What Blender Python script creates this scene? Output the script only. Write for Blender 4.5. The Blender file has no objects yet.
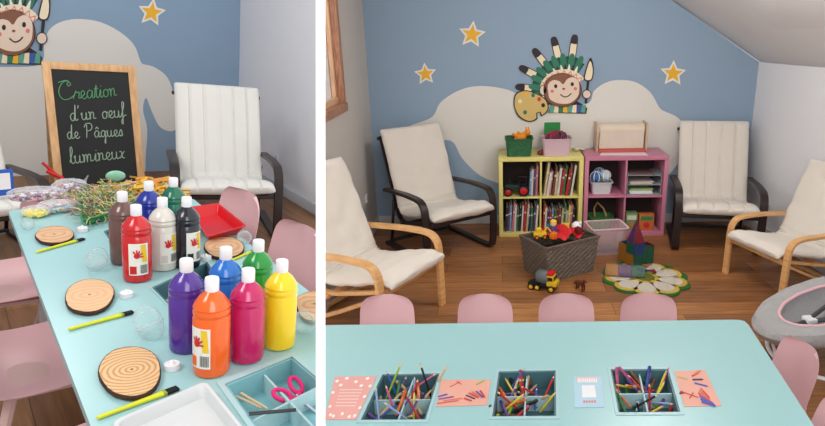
import bpy, bmesh, math, random
from mathutils import Vector, Matrix, noise
random.seed(7)
PI = math.pi
R = math.radians
sc = bpy.context.scene
COL = sc.collection

# ------------------------------------------------------------------ the two rooms and the viewpoint
# The photograph shows two rooms side by side.  Each has its own level frame
# (z up, x right, y away); both are solved from the vanishing points of walls and tables.
F, CX, CY = 600.0, 480.0, 213.0

def ray(px, py):
    return Vector((px - CX, py - CY, F))

class Room:
    def __init__(s, Vz, Vy, H):
        u = -ray(*Vz).normalized()
        y = ray(*Vy); y = (y - u * y.dot(u)).normalized()
        x = y.cross(u)
        if x.x < 0: x = -x
        s.M = Matrix((x, y, u)); s.H = H
        s.eye = Vector((0, 0, H))
    def z(s, px, py, z=0.0):            # point of the horizontal plane at height z
        r = s.M @ ray(px, py); return r * ((z - s.H) / r.z) + s.eye
    def y(s, px, py, y):                # point of the vertical plane at distance y
        r = s.M @ ray(px, py); return r * (y / r.y) + s.eye
    def x(s, px, py, x):
        r = s.M @ ray(px, py); return r * (x / r.x) + s.eye

RR = Room((520, 2160), (500, 30), 1.92)          # play corner, also the world frame
LL = Room((200, 2440), (-80, -20), 1.62)         # craft table room
# image camera axes (x right, y down, z forward) -> world
A = RR.M.to_4x4()
RR.T = Matrix.Identity(4)
LL.T = Matrix.Translation(RR.eye) @ A @ LL.M.transposed().to_4x4() @ Matrix.Translation(-LL.eye)
CUR = RR

cam = bpy.data.cameras.new('camera'); co = bpy.data.objects.new('camera', cam); COL.objects.link(co)
flip = Matrix(((1,0,0,0),(0,-1,0,0),(0,0,-1,0),(0,0,0,1)))
co.matrix_world = Matrix.Translation(RR.eye) @ A @ flip
cam.sensor_width = 36; cam.lens = F / 825 * 36; cam.shift_x = -(CX - 412.5) / 825; cam.clip_start = 0.05
sc.camera = co
sc.view_settings.view_transform = 'Standard'
sc.view_settings.look = 'None'

# ------------------------------------------------------------------ materials
MATS = {}
def srgb(c):
    return tuple(((v/255)/12.92 if v/255 <= .04045 else ((v/255+.055)/1.055)**2.4) for v in c)
def mat(name, c, rough=.6, metal=0, bump=0, bscale=60, var=0.06, vscale=6, trans=0, ior=1.45, coat=0, emit=0, alpha=1, sheen=0):
    if name in MATS: return MATS[name]
    m = bpy.data.materials.new(name); m.use_nodes = True
    nt = m.node_tree; b = nt.nodes['Principled BSDF']
    col = (*srgb(c), 1)
    b.inputs['Roughness'].default_value = rough; b.inputs['Metallic'].default_value = metal
    b.inputs['Transmission Weight'].default_value = trans; b.inputs['IOR'].default_value = ior
    b.inputs['Coat Weight'].default_value = coat; b.inputs['Alpha'].default_value = alpha
    b.inputs['Sheen Weight'].default_value = sheen
    tc = nt.nodes.new('ShaderNodeTexCoord')
    n = nt.nodes.new('ShaderNodeTexNoise'); n.inputs['Scale'].default_value = vscale; n.inputs['Detail'].default_value = 4
    nt.links.new(tc.outputs['Object'], n.inputs['Vector'])
    mx = nt.nodes.new('ShaderNodeMix'); mx.data_type = 'RGBA'
    mx.inputs['A'].default_value = tuple(min(1, v*(1-var)) for v in col[:3]) + (1,)
    mx.inputs['B'].default_value = tuple(min(1, v*(1+var)) for v in col[:3]) + (1,)
    nt.links.new(n.outputs['Fac'], mx.inputs['Factor']); nt.links.new(mx.outputs['Result'], b.inputs['Base Color'])
    if emit:
        b.inputs['Emission Color'].default_value = col; b.inputs['Emission Strength'].default_value = emit
    if bump:
        n2 = nt.nodes.new('ShaderNodeTexNoise'); n2.inputs['Scale'].default_value = bscale; n2.inputs['Detail'].default_value = 5
        nt.links.new(tc.outputs['Object'], n2.inputs['Vector'])
        bp = nt.nodes.new('ShaderNodeBump'); bp.inputs['Strength'].default_value = bump; bp.inputs['Distance'].default_value = .02
        nt.links.new(n2.outputs['Fac'], bp.inputs['Height']); nt.links.new(bp.outputs['Normal'], b.inputs['Normal'])
    MATS[name] = m; return m

def wood_mat(name, c1, c2, scale=(1, 12, 12), rough=.45):
    if name in MATS: return MATS[name]
    m = bpy.data.materials.new(name); m.use_nodes = True; nt = m.node_tree; b = nt.nodes['Principled BSDF']
    tc = nt.nodes.new('ShaderNodeTexCoord'); mp = nt.nodes.new('ShaderNodeMapping'); mp.inputs['Scale'].default_value = scale
    n = nt.nodes.new('ShaderNodeTexNoise'); n.inputs['Scale'].default_value = 5; n.inputs['Detail'].default_value = 6
    r = nt.nodes.new('ShaderNodeValToRGB')
    r.color_ramp.elements[0].position = .3; r.color_ramp.elements[1].position = .7
    r.color_ramp.elements[0].color = (*srgb(c1), 1); r.color_ramp.elements[1].color = (*srgb(c2), 1)
    nt.links.new(tc.outputs['Object'], mp.inputs['Vector']); nt.links.new(mp.outputs['Vector'], n.inputs['Vector'])
    nt.links.new(n.outputs['Fac'], r.inputs['Fac']); nt.links.new(r.outputs['Color'], b.inputs['Base Color'])
    b.inputs['Roughness'].default_value = rough
    MATS[name] = m; return m

def floor_mat(name, c1, c2, rot=0, rough=.42):
    m = bpy.data.materials.new(name); m.use_nodes = True; nt = m.node_tree; b = nt.nodes['Principled BSDF']
    L = nt.links.new
    tc = nt.nodes.new('ShaderNodeTexCoord'); mp = nt.nodes.new('ShaderNodeMapping'); mp.inputs['Rotation'].default_value = (0, 0, rot)
    L(tc.outputs['Object'], mp.inputs['Vector'])
    br = nt.nodes.new('ShaderNodeTexBrick'); br.inputs['Scale'].default_value = 1
    br.inputs['Brick Width'].default_value = 1.25; br.inputs['Row Height'].default_value = .19
    br.inputs['Mortar Size'].default_value = .0022; br.offset = .37
    br.inputs['Color1'].default_value = (*srgb(c1), 1); br.inputs['Color2'].default_value = (*srgb(c2), 1)
    br.inputs['Mortar'].default_value = (*srgb([v*.5 for v in c1]), 1)
    L(mp.outputs['Vector'], br.inputs['Vector'])
    mp2 = nt.nodes.new('ShaderNodeMapping'); mp2.inputs['Scale'].default_value = (1.2, 14, 1)
    L(mp.outputs['Vector'], mp2.inputs['Vector'])
    n = nt.nodes.new('ShaderNodeTexNoise'); n.inputs['Scale'].default_value = 2.2; n.inputs['Detail'].default_value = 8; n.inputs['Distortion'].default_value = .8
    L(mp2.outputs['Vector'], n.inputs['Vector'])
    r = nt.nodes.new('ShaderNodeValToRGB'); r.color_ramp.elements[0].position = .32; r.color_ramp.elements[1].position = .68
    r.color_ramp.elements[0].color = (.50, .45, .40, 1); r.color_ramp.elements[1].color = (1, 1, 1, 1)
    L(n.outputs['Fac'], r.inputs['Fac'])
    mx = nt.nodes.new('ShaderNodeMix'); mx.data_type = 'RGBA'; mx.blend_type = 'MULTIPLY'; mx.inputs['Factor'].default_value = .85
    L(br.outputs['Color'], mx.inputs['A']); L(r.outputs['Color'], mx.inputs['B']); L(mx.outputs['Result'], b.inputs['Base Color'])
    b.inputs['Roughness'].default_value = rough
    return m

def ring_mat(name, c1, c2, dist, scale):
    m = bpy.data.materials.new(name); m.use_nodes = True; nt = m.node_tree; b = nt.nodes['Principled BSDF']; L = nt.links.new
    tc = nt.nodes.new('ShaderNodeTexCoord'); w = nt.nodes.new('ShaderNodeTexWave')
    w.wave_type = 'RINGS'; w.rings_direction = 'Z'; w.inputs['Scale'].default_value = scale
    w.inputs['Distortion'].default_value = dist; w.inputs['Detail'].default_value = 3; w.inputs['Detail Scale'].default_value = 2
    L(tc.outputs['Object'], w.inputs['Vector'])
    r = nt.nodes.new('ShaderNodeValToRGB'); r.color_ramp.elements[0].position = .1; r.color_ramp.elements[1].position = .6
    r.color_ramp.elements[0].color = (*srgb(c1), 1); r.color_ramp.elements[1].color = (*srgb(c2), 1)
    L(w.outputs['Fac'], r.inputs['Fac']); L(r.outputs['Color'], b.inputs['Base Color']); b.inputs['Roughness'].default_value = .7
    return m

def film_mat(name, c, fac=.25, rough=.15, bump=1.0, bs=25):   # thin clear plastic
    m = bpy.data.materials.new(name); m.use_nodes = True; nt = m.node_tree; L = nt.links.new
    b = nt.nodes['Principled BSDF']; b.inputs['Base Color'].default_value = (*srgb(c), 1); b.inputs['Roughness'].default_value = rough
    t = nt.nodes.new('ShaderNodeBsdfTransparent'); mx = nt.nodes.new('ShaderNodeMixShader')
    fr = nt.nodes.new('ShaderNodeLayerWeight'); fr.inputs['Blend'].default_value = .35
    ma = nt.nodes.new('ShaderNodeMath'); ma.operation = 'MULTIPLY_ADD'; ma.inputs[1].default_value = .75; ma.inputs[2].default_value = fac; ma.use_clamp = True
    L(fr.outputs['Facing'], ma.inputs[0]); L(ma.outputs[0], mx.inputs['Fac'])
    n = nt.nodes.new('ShaderNodeTexNoise'); n.inputs['Scale'].default_value = bs; tc = nt.nodes.new('ShaderNodeTexCoord'); L(tc.outputs['Object'], n.inputs['Vector'])
    bp = nt.nodes.new('ShaderNodeBump'); bp.inputs['Strength'].default_value = bump; bp.inputs['Distance'].default_value = .02
    L(n.outputs['Fac'], bp.inputs['Height']); L(bp.outputs['Normal'], b.inputs['Normal'])
    L(t.outputs[0], mx.inputs[1]); L(b.outputs[0], mx.inputs[2]); L(mx.outputs[0], nt.nodes['Material Output'].inputs['Surface'])
    return m

# ------------------------------------------------------------------ mesh building
class MB:
    def __init__(s): s.v = []; s.f = []; s.m = []; s.sm = []
    def add(s, vs, fs, mi=0, smooth=False):
        o = len(s.v); s.v += [tuple(v) for v in vs]
        for f in fs: s.f.append([i+o for i in f]); s.m.append(mi); s.sm.append(smooth)
        return s
    def box(s, a, b, mi=0, bev=0, M=None):
        (x0,y0,z0),(x1,y1,z1) = a, b
        x0,x1 = min(x0,x1),max(x0,x1); y0,y1 = min(y0,y1),max(y0,y1); z0,z1 = min(z0,z1),max(z0,z1)
        bm = bmesh.new(); vs = [bm.verts.new(p) for p in ((x0,y0,z0),(x1,y0,z0),(x1,y1,z0),(x0,y1,z0),(x0,y0,z1),(x1,y0,z1),(x1,y1,z1),(x0,y1,z1))]
        for f in ((0,3,2,1),(4,5,6,7),(0,1,5,4),(1,2,6,5),(2,3,7,6),(3,0,4,7)): bm.faces.new([vs[i] for i in f])
        if bev:
            bev = min(bev, .45*min(x1-x0, y1-y0, z1-z0))
            bmesh.ops.bevel(bm, geom=bm.edges[:], offset=bev, segments=2, profile=.6, affect='EDGES')
        s.bm(bm, mi, bev > 0, M); return s
    def bm(s, bm, mi=0, smooth=False, M=None):
        if M is not None: bmesh.ops.transform(bm, matrix=M, verts=bm.verts[:])
        bm.verts.index_update()
        s.add([v.co[:] for v in bm.verts], [[v.index for v in f.verts] for f in bm.faces], mi, smooth); bm.free(); return s
    def tube(s, pts, r, n=8, mi=0, caps=True, closed=False):
        pts = [Vector(p) for p in pts]; N = len(pts); rs = r if isinstance(r, (list, tuple)) else [r]*N
        vs = []; fs = []; up = None
        for i, p in enumerate(pts):
            a = pts[(i-1) % N] if (i > 0 or closed) else p; b = pts[(i+1) % N] if (i < N-1 or closed) else p
            t = (b-a).normalized()
            if up is None:
                up = Vector((0,0,1)) if abs(t.z) < .9 else Vector((1,0,0))
            sx = t.cross(up).normalized(); up = sx.cross(t).normalized()
            for k in range(n):
                an = 2*PI*k/n; vs.append(p + (sx*math.cos(an) + up*math.sin(an))*rs[i])
        for i in range(N if closed else N-1):
            for k in range(n):
                j = (i+1) % N; fs.append((i*n+k, i*n+(k+1) % n, j*n+(k+1) % n, j*n+k))
        if caps and not closed: fs.append(list(range(n))[::-1]); fs.append([(N-1)*n+k for k in range(n)])
        return s.add(vs, fs, mi, True)
    def lathe(s, prof, n=28, mi=0, M=None, caps=True, arc=None, fn=None):
        vs = []; fs = []; a0, a1 = arc or (0, 2*PI); m = n if not arc else n+1
        for (r, z) in prof:
            for k in range(m):
                an = a0 + (a1-a0)*k/n; rr = r * (fn(an) if fn else 1); v = Vector((rr*math.cos(an), rr*math.sin(an), z)); vs.append(M @ v if M is not None else v)
        for i in range(len(prof)-1):
            for k in range(n):
                k2 = (k+1) % m if not arc else k+1
                fs.append((i*m+k, i*m+k2, (i+1)*m+k2, (i+1)*m+k))
        if caps and not arc:
            if prof[0][0] > 1e-5: fs.append(list(range(m))[::-1])
            if prof[-1][0] > 1e-5: fs.append([(len(prof)-1)*m+k for k in range(m)])
        return s.add(vs, fs, mi, True)
    def sph(s, c, r, mi=0, n=14):
        r = r if isinstance(r, (tuple, list)) else (r, r, r); c = Vector(c); vs = [c+Vector((0,0,-r[2]))]; fs = []; m = n//2
        for i in range(1, m):
            t = PI*i/m
            for k in range(n): a = 2*PI*k/n; vs.append(c+Vector((r[0]*math.sin(t)*math.cos(a), r[1]*math.sin(t)*math.sin(a), -r[2]*math.cos(t))))
        vs.append(c+Vector((0,0,r[2])))
        for k in range(n): fs.append((0, 1+(k+1) % n, 1+k))
        for i in range(m-2):
            for k in range(n): fs.append((1+i*n+k, 1+i*n+(k+1) % n, 1+(i+1)*n+(k+1) % n, 1+(i+1)*n+k))
        l = len(vs)-1
        for k in range(n): fs.append((l, l-n+k, l-n+(k+1) % n))
        return s.add(vs, fs, mi, True)
    def grid(s, rows, mi=0, closed=False, smooth=True):
        n = len(rows[0]); vs = [p for r in rows for p in r]; fs = []
        for i in range(len(rows)-1):
            for k in range(n if closed else n-1): fs.append((i*n+k, i*n+(k+1) % n, (i+1)*n+(k+1) % n, (i+1)*n+k))
        return s.add(vs, fs, mi, smooth)
    def plate(s, outer, holes=(), z1=0, z0=None, mi=0):      # flat slab from polygons (x, y)
        bm = bmesh.new(); es = []; loops = []
        for lp in [outer, *holes]:
            vs = [bm.verts.new((p[0], p[1], z1)) for p in lp]; loops.append([tuple(v.co) for v in vs])
            es += [bm.edges.new((vs[i], vs[(i+1) % len(vs)])) for i in range(len(vs))]
        bmesh.ops.triangle_fill(bm, use_beauty=True, use_dissolve=False, edges=es)
        bmesh.ops.recalc_face_normals(bm, faces=bm.faces[:])
        if bm.faces and sum(f.normal.z for f in bm.faces) < 0:
            for f in bm.faces: f.normal_flip()
        bm.verts.index_update(); V = [v.co[:] for v in bm.verts]; Fc = [[v.index for v in f.verts] for f in bm.faces]; bm.free()
        s.add(V, Fc, mi)
        if z0 is not None:
            s.add([(v[0], v[1], z0) for v in V], [f[::-1] for f in Fc], mi)
            for lp in loops:
                n = len(lp); s.add([*lp, *[(p[0], p[1], z0) for p in lp]], [(i, (i+1) % n, n+(i+1) % n, n+i) for i in range(n)], mi)
        return s
    def build(s, name, mats, parent=None, xf=None):
        me = bpy.data.meshes.new(name)
        V = s.v if xf is None else [tuple(xf @ Vector(v)) for v in s.v]
        me.from_pydata(V, [], s.f)
        for m in (mats if isinstance(mats, (list, tuple)) else [mats]): me.materials.append(m)
        me.polygons.foreach_set('material_index', s.m); me.polygons.foreach_set('use_smooth', s.sm)
        bm = bmesh.new(); bm.from_mesh(me); bmesh.ops.remove_doubles(bm, verts=bm.verts[:], dist=1e-5)
        bmesh.ops.recalc_face_normals(bm, faces=bm.faces[:])
        for e in bm.edges:
            if len(e.link_faces) == 2 and e.calc_face_angle(0) > .7: e.smooth = False
        bm.to_mesh(me); bm.free()
        o = bpy.data.objects.new(name, me); COL.objects.link(o)
        if parent: o.parent = parent
        else: o.matrix_world = CUR.T.copy()
        o['_room'] = 'L' if CUR is LL else 'R'
        return o

def tag(o, label=None, cat=None, group=None, kind=None):
    if label: o['label'] = label
    if cat: o['category'] = cat
    if group: o['group'] = group
    if kind: o['kind'] = kind
    return o
def place(o, loc, rz=0, M=None, s=1):
    o.matrix_world = CUR.T @ Matrix.Translation(Vector(loc)) @ Matrix.Rotation(rz, 4, 'Z') @ (M or Matrix.Identity(4)) @ Matrix.Scale(s, 4)
    return o
def thing(name, loc, label, cat, rz=0, group=None, M=None, s=1):
    o = bpy.data.objects.new(name, None); COL.objects.link(o); o.empty_display_size = .05
    place(o, loc, rz, M, s); return tag(o, label, cat, group)
def solo(mb, name, mats, loc, label, cat, rz=0, group=None, M=None, s=1):   # a thing that is one mesh
    o = mb.build(name, mats); place(o, loc, rz, M, s); return tag(o, label, cat, group)
def kids(o): return [c for c in bpy.data.objects if c.parent is o]
def copy_tree(o, parent=None):
    c = o.copy(); COL.objects.link(c)
    if parent is not None: c.parent = parent
    for k in kids(o): copy_tree(k, c)
    return c
def struct(o): o['kind'] = 'structure'; return o

def smooth(pts, n=6, closed=False):      # Catmull-Rom through points
    P = [Vector(p) for p in pts]; N = len(P); out = []
    rng = range(N) if closed else range(N-1)
    for i in rng:
        p1, p2 = P[i], P[(i+1) % N]
        p0 = P[(i-1) % N] if (closed or i > 0) else p1; p3 = P[(i+2) % N] if (closed or i < N-2) else p2
        for k in range(n):
            t = k/n; out.append(.5*((2*p1)+(p2-p0)*t+(2*p0-5*p1+4*p2-p3)*t*t+(3*p1-p0-3*p2+p3)*t**3))
    if not closed: out.append(P[-1])
    return out

def bar_yz(mb, pts, x0, w, t, mi=0, n=6, sm=True):     # flat bent bar swept in the y-z plane
    P = smooth([(0, *p) for p in pts], n) if sm else [Vector((0, *p)) for p in pts]
    rows = []
    for i, p in enumerate(P):
        a = P[max(0, i-1)]; b = P[min(len(P)-1, i+1)]; d = (b-a).normalized(); nn = Vector((0, -d.z, d.y))
        c = .003
        rows.append([Vector((x0+sx, 0, 0)) + p + nn*sn for sx, sn in ((-w/2+c, -t/2), (w/2-c, -t/2), (w/2, -t/2+c), (w/2, t/2-c), (w/2-c, t/2), (-w/2+c, t/2), (-w/2, t/2-c), (-w/2, -t/2+c))])
    mb.grid(rows, mi, closed=True)
    k = len(rows); mb.add(rows[0], [list(range(8))], mi); mb.add(rows[-1], [list(range(8))[::-1]], mi)
    return mb
# ------------------------------------------------------------------ colours
M_white_wall = mat('painted_white_wall', (232, 232, 236), .85, bump=.05, bscale=90, var=.02)
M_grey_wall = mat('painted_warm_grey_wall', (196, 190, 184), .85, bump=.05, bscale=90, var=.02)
M_blue_wall = mat('painted_blue_wall', (146, 168, 190), .8, bump=.04, bscale=80, var=.03, vscale=1.5)
M_cloud = mat('painted_cloud', (224, 220, 213), .8, var=.03, vscale=2)
M_ceil = mat('ceiling_paint', (222, 220, 220), .9, var=.02)
M_base = mat('baseboard_paint', (200, 202, 206), .6)
M_aqua = mat('aqua_table_laminate', (157, 199, 200), .32, var=.015)
M_aqua_d = mat('aqua_tray_plastic', (74, 112, 120), .45, var=.03)
M_aqua_l = mat('aqua_rim_plastic', (168, 200, 204), .4, var=.02)
M_pink = mat('pink_chair_plastic', (225, 180, 183), .42, var=.02)
M_pinkleg = mat('pink_chair_leg', (214, 178, 172), .5)
M_birch = wood_mat('birch_veneer', (205, 150, 92), (226, 178, 120), (2, 2, 9))
M_black = mat('black_brown_veneer', (42, 30, 28), .4, var=.2, vscale=20)
M_cush = mat('off_white_cushion_cotton', (222, 214, 203), .9, bump=.35, bscale=9, var=.03, sheen=.2)
M_cushL = mat('pale_cushion_cotton', (214, 212, 206), .9, bump=.2, bscale=12, var=.03, sheen=.2)
M_yel = mat('yellow_shelf_lacquer', (226, 214, 128), .4, var=.03)
M_pk = mat('pink_shelf_lacquer', (200, 126, 150), .4, var=.03)
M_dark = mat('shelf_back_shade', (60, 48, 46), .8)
def C(name, c, **k): return mat(name, c, **k)
M_blk = C('black_plastic', (24, 24, 26), rough=.4)
M_wht = C('white_plastic', (236, 236, 238), rough=.35)
M_red = C('red_plastic', (200, 30, 34), rough=.35)
M_grn = C('green_plastic', (30, 120, 66), rough=.4)
M_yelp = C('yellow_plastic', (232, 190, 40), rough=.4)
M_org = C('orange_plastic', (230, 120, 30), rough=.4)
M_clear = film_mat('clear_plastic', (235, 240, 240), .10, .08, .15)
M_clearpk = film_mat('clear_pink_plastic', (232, 206, 208), .22, .2, .2)
M_bag = film_mat('crinkled_clear_bag', (235, 232, 238), .12, .1, 1.2, 40)

# ================================================================== ROOM ONE: play corner (right half)
CUR = RR
YB, XL, XR = 5.87, -1.276, 2.422
XN = 2.85                      # the right wall opens slightly towards the viewer
def slab_poly(name, pts, mats, th=(0,0,0)):
    mb = MB(); n = len(pts); P = [Vector(p) for p in pts]; Q = [p+Vector(th) for p in P]
    mb.add(P+Q, [list(range(n)), list(range(n, 2*n))[::-1]] + [(i, (i+1) % n, n+(i+1) % n, n+i) for i in range(n)])
    return struct(mb.build(name, mats))
slab_poly('floor', [(-2.6,1.0,0),(XN+.1,1.0,0),(XN+.1,YB+.05,0),(-2.6,YB+.05,0)], floor_mat('oak_plank_floor', (190,130,78), (140,92,56)), (0,0,-.05))
zs = lambda x: 1.565 + (XR-x)*(2.131-1.565)/(2.423-1.574)
slab_poly('wall_back', [(XL-.05,YB,0),(XR+.05,YB,0),(XR+.05,YB,zs(XR+.05)),(.75,YB,zs(.75)),(XL-.05,YB,zs(.75))], M_blue_wall, (0,.06,0))
def wall_r(px, py):
    r = RR.M @ ray(px, py); n = Vector((YB-1.6, XN-XR, 0)); t = (Vector((XR,YB,0))-RR.eye).dot(n)/r.dot(n); return RR.eye + r*t
_b = wall_r(825,68); _k = (_b.z-zs(XR))/(YB-_b.y); ZN = zs(XR)+_k*(YB-1.6)
slab_poly('wall_right', [(XN,1.6,0),(XR,YB,0),(XR,YB,zs(XR)),(XN,1.6,ZN)], M_white_wall, (.06,0,0))
slab_poly('ceiling', [(XN+.03,1.6,ZN),(XR+.03,YB+.05,zs(XR)),(.75,YB+.05,zs(.75)),(.75,1.6,zs(.75))], M_ceil, (.03,0,.05))
slab_poly('ceiling', [(.75,1.6,zs(.75)),(.75,YB+.05,zs(.75)),(XL-.05,YB+.05,zs(.75)),(XL-.05,1.6,zs(.75))], M_ceil, (0,0,.05))
# left wall with its window opening
wy1 = RR.x(341,92,XL).y; wz0 = RR.x(343,101,XL).z-.03; wy0 = 3.35; wz1 = 2.35; ZT = zs(.75)
mb = MB()
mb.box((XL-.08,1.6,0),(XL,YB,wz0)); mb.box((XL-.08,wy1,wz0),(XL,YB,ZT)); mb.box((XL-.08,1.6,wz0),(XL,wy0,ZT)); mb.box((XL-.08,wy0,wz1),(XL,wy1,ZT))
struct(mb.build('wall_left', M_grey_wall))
# window: stained pine frame, white sash, glass
W = bpy.data.objects.new('window_1', None); COL.objects.link(W); W['kind'] = 'structure'
M_pine = wood_mat('stained_pine', (140,86,60), (196,146,112), (14,14,2))
mb = MB()
for a,b in (((XL-.08,wy1-.02,wz0),(XL+.025,wy1+.05,wz1)),((XL-.08,wy0-.05,wz0),(XL+.025,wy0+.02,wz1)),((XL-.08,wy0-.05,wz0-.05),(XL+.035,wy1+.05,wz0+.02)),((XL-.08,wy0-.05,wz1-.02),(XL+.025,wy1+.05,wz1+.05))): mb.box(a,b,0,.006)
mb.build('window_frame', M_pine, W)
mb = MB()
for a,b in (((XL-.10,wy1-.055,wz0+.02),(XL-.03,wy1-.02,wz1)),((XL-.10,wy0+.02,wz0+.02),(XL-.02,wy0+.08,wz1)),((XL-.10,wy0+.02,wz0+.02),(XL-.02,wy1-.02,wz0+.07)),((XL-.10,wy0,wz1-.08),(XL-.02,wy1,wz1-.02))): mb.box((a[0]+.04,a[1],a[2]),b,0,.005)
mb.build('window_sash', wood_mat('light_pine', (206,160,124), (232,192,156), (14,14,2)), W)
mb = MB(); mb.box((XL-.065,wy0+.08,wz0+.07),(XL-.06,wy1-.08,wz1-.08)); mb.build('window_pane', M_clear, W)
def baseb(name, a, b): mb = MB(); mb.box(a, b, 0, .004); struct(mb.build(name, M_base))
baseb('baseboard_back', (XL+.001,YB-.018,0.0),(XR-.001,YB-.001,.09))
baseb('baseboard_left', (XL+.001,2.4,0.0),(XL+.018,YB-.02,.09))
slab_poly('baseboard_right', [(XN-.002,1.7,0),(XR-.002,YB-.02,0),(XR-.002,YB-.02,.09),(XN-.002,1.7,.09)], M_base, (-.016,0,0))

# ---------------------------------------------------------------- wall paintings
LAY = [0]
class Art:       # flat painted shapes lying on a back wall at distance Y of room rm
    def __init__(s, rm, Y, f=None): s.rm, s.Y, s.f = rm, Y, f or (lambda p: p)
    def pt(s, p, l):
        q = s.f(p); v = s.rm.y(q[0], q[1], s.Y); v.y = s.Y - .0015*(l+1); return v
    def poly(s, mb, pts, l=0, mi=0, sm=True, n=5):
        P = smooth([(p[0], p[1], 0) for p in pts], n, True) if sm else [Vector((p[0], p[1], 0)) for p in pts]
        bm = bmesh.new(); vs = [bm.verts.new(s.pt(p, l)) for p in P]
        es = [bm.edges.new((vs[i], vs[(i+1) % len(vs)])) for i in range(len(vs))]
        bmesh.ops.triangle_fill(bm, use_beauty=True, edges=es); mb.bm(bm, mi)
    def line(s, mb, pts, w, l=0, mi=0, n=5, sm=True, taper=False):
        P = smooth([(p[0], p[1], 0) for p in pts], n) if sm else [Vector((p[0], p[1], 0)) for p in pts]
        rows = []
        for i, p in enumerate(P):
            d = (P[min(i+1, len(P)-1)]-P[max(i-1, 0)]).normalized(); nn = Vector((-d.y, d.x, 0))
            ww = w/2*(1 if not taper else .25+.75*math.sin(PI*i/(len(P)-1)))
            rows.append([s.pt(p+nn*ww, l), s.pt(p-nn*ww, l)])
        mb.grid(rows, mi, smooth=False)
def ell(cx, cy, rx, ry, rot=0, n=14):
    c, q = math.cos(rot), math.sin(rot)
    return [(cx+rx*math.cos(2*PI*k/n)*c-ry*math.sin(2*PI*k/n)*q, cy+rx*math.cos(2*PI*k/n)*q+ry*math.sin(2*PI*k/n)*c) for k in range(n)]
P_outline = C('mural_dark_outline', (40,30,34)); P_fur = C('mural_brown_fur', (132,84,62)); P_face = C('mural_peach_face', (232,208,188))
P_white = C('mural_white', (236,232,224)); P_green = C('mural_green_feather', (44,120,92)); P_dgreen = C('mural_dark_green', (20,72,62))
P_pink = C('mural_pink', (224,120,128)); P_pal = C('mural_palette_tan', (214,184,112)); P_stripe = C('mural_stripe_teal', (92,160,140))
P_yel = C('mural_star_yellow', (240,180,40)); P_cream = C('mural_cream', (238,222,190)); P_blu = C('mural_blue', (60,90,160)); P_red = C('mural_red', (200,60,50))
PM = [P_outline, P_fur, P_face, P_white, P_green, P_dgreen, P_pink, P_pal, P_stripe, P_yel, P_cream, P_blu, P_red]
OUT, FUR, FACE, WHI, GRE, DGR, PNK, PAL, STR, YEL, CRE, BLU, RED = range(13)

a = Art(RR, YB)
mb = MB()
a.poly(mb, [(404,131),(412,125),(432,117),(441,102),(460,90),(480,86),(505,89),(522,96),(545,104),(586,104),(594,91),(605,83),(618,80),(635,82),(650,92),(659,107),(664,111),(677,117),(686,128),(689,140),(686,152),(676,166),(660,178),(600,190),(520,188),(495,182),(478,174),(462,158),(453,142),(440,140),(420,140),(408,136)], 0)
o = mb.build('painted_clouds', M_cloud, bpy.data.objects['wall_back']); 
def star(art, cx, cy, r, rot, label):
    mb = MB()
    def sp(r, k=.42): return [(cx+(r if i % 2 == 0 else r*k)*math.sin(rot+i*PI/5), cy-(r if i % 2 == 0 else r*k)*math.cos(rot+i*PI/5)) for i in range(10)]
    art.poly(mb, sp(r*1.22, .5), 2, 1, sm=False); art.poly(mb, sp(r*.92), 3, 0, sm=False)
    o = mb.build('star_decal', [P_yel, P_white]); return tag(o, label, 'wall star', 'painted stars on the blue wall' if art.rm is RR else None)
star(a, 472, 34.5, 11.5, .12, 'yellow star with white outline, the upper of two stars left of the painted monkey')
star(a, 425.5, 74, 9.5, -.1, 'small yellow star on the blue wall just above the white cloud, lowest on the left')
star(a, 673, 73.5, 11, .05, 'yellow star with white outline to the right of the painted monkey, near the sloped ceiling')

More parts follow.
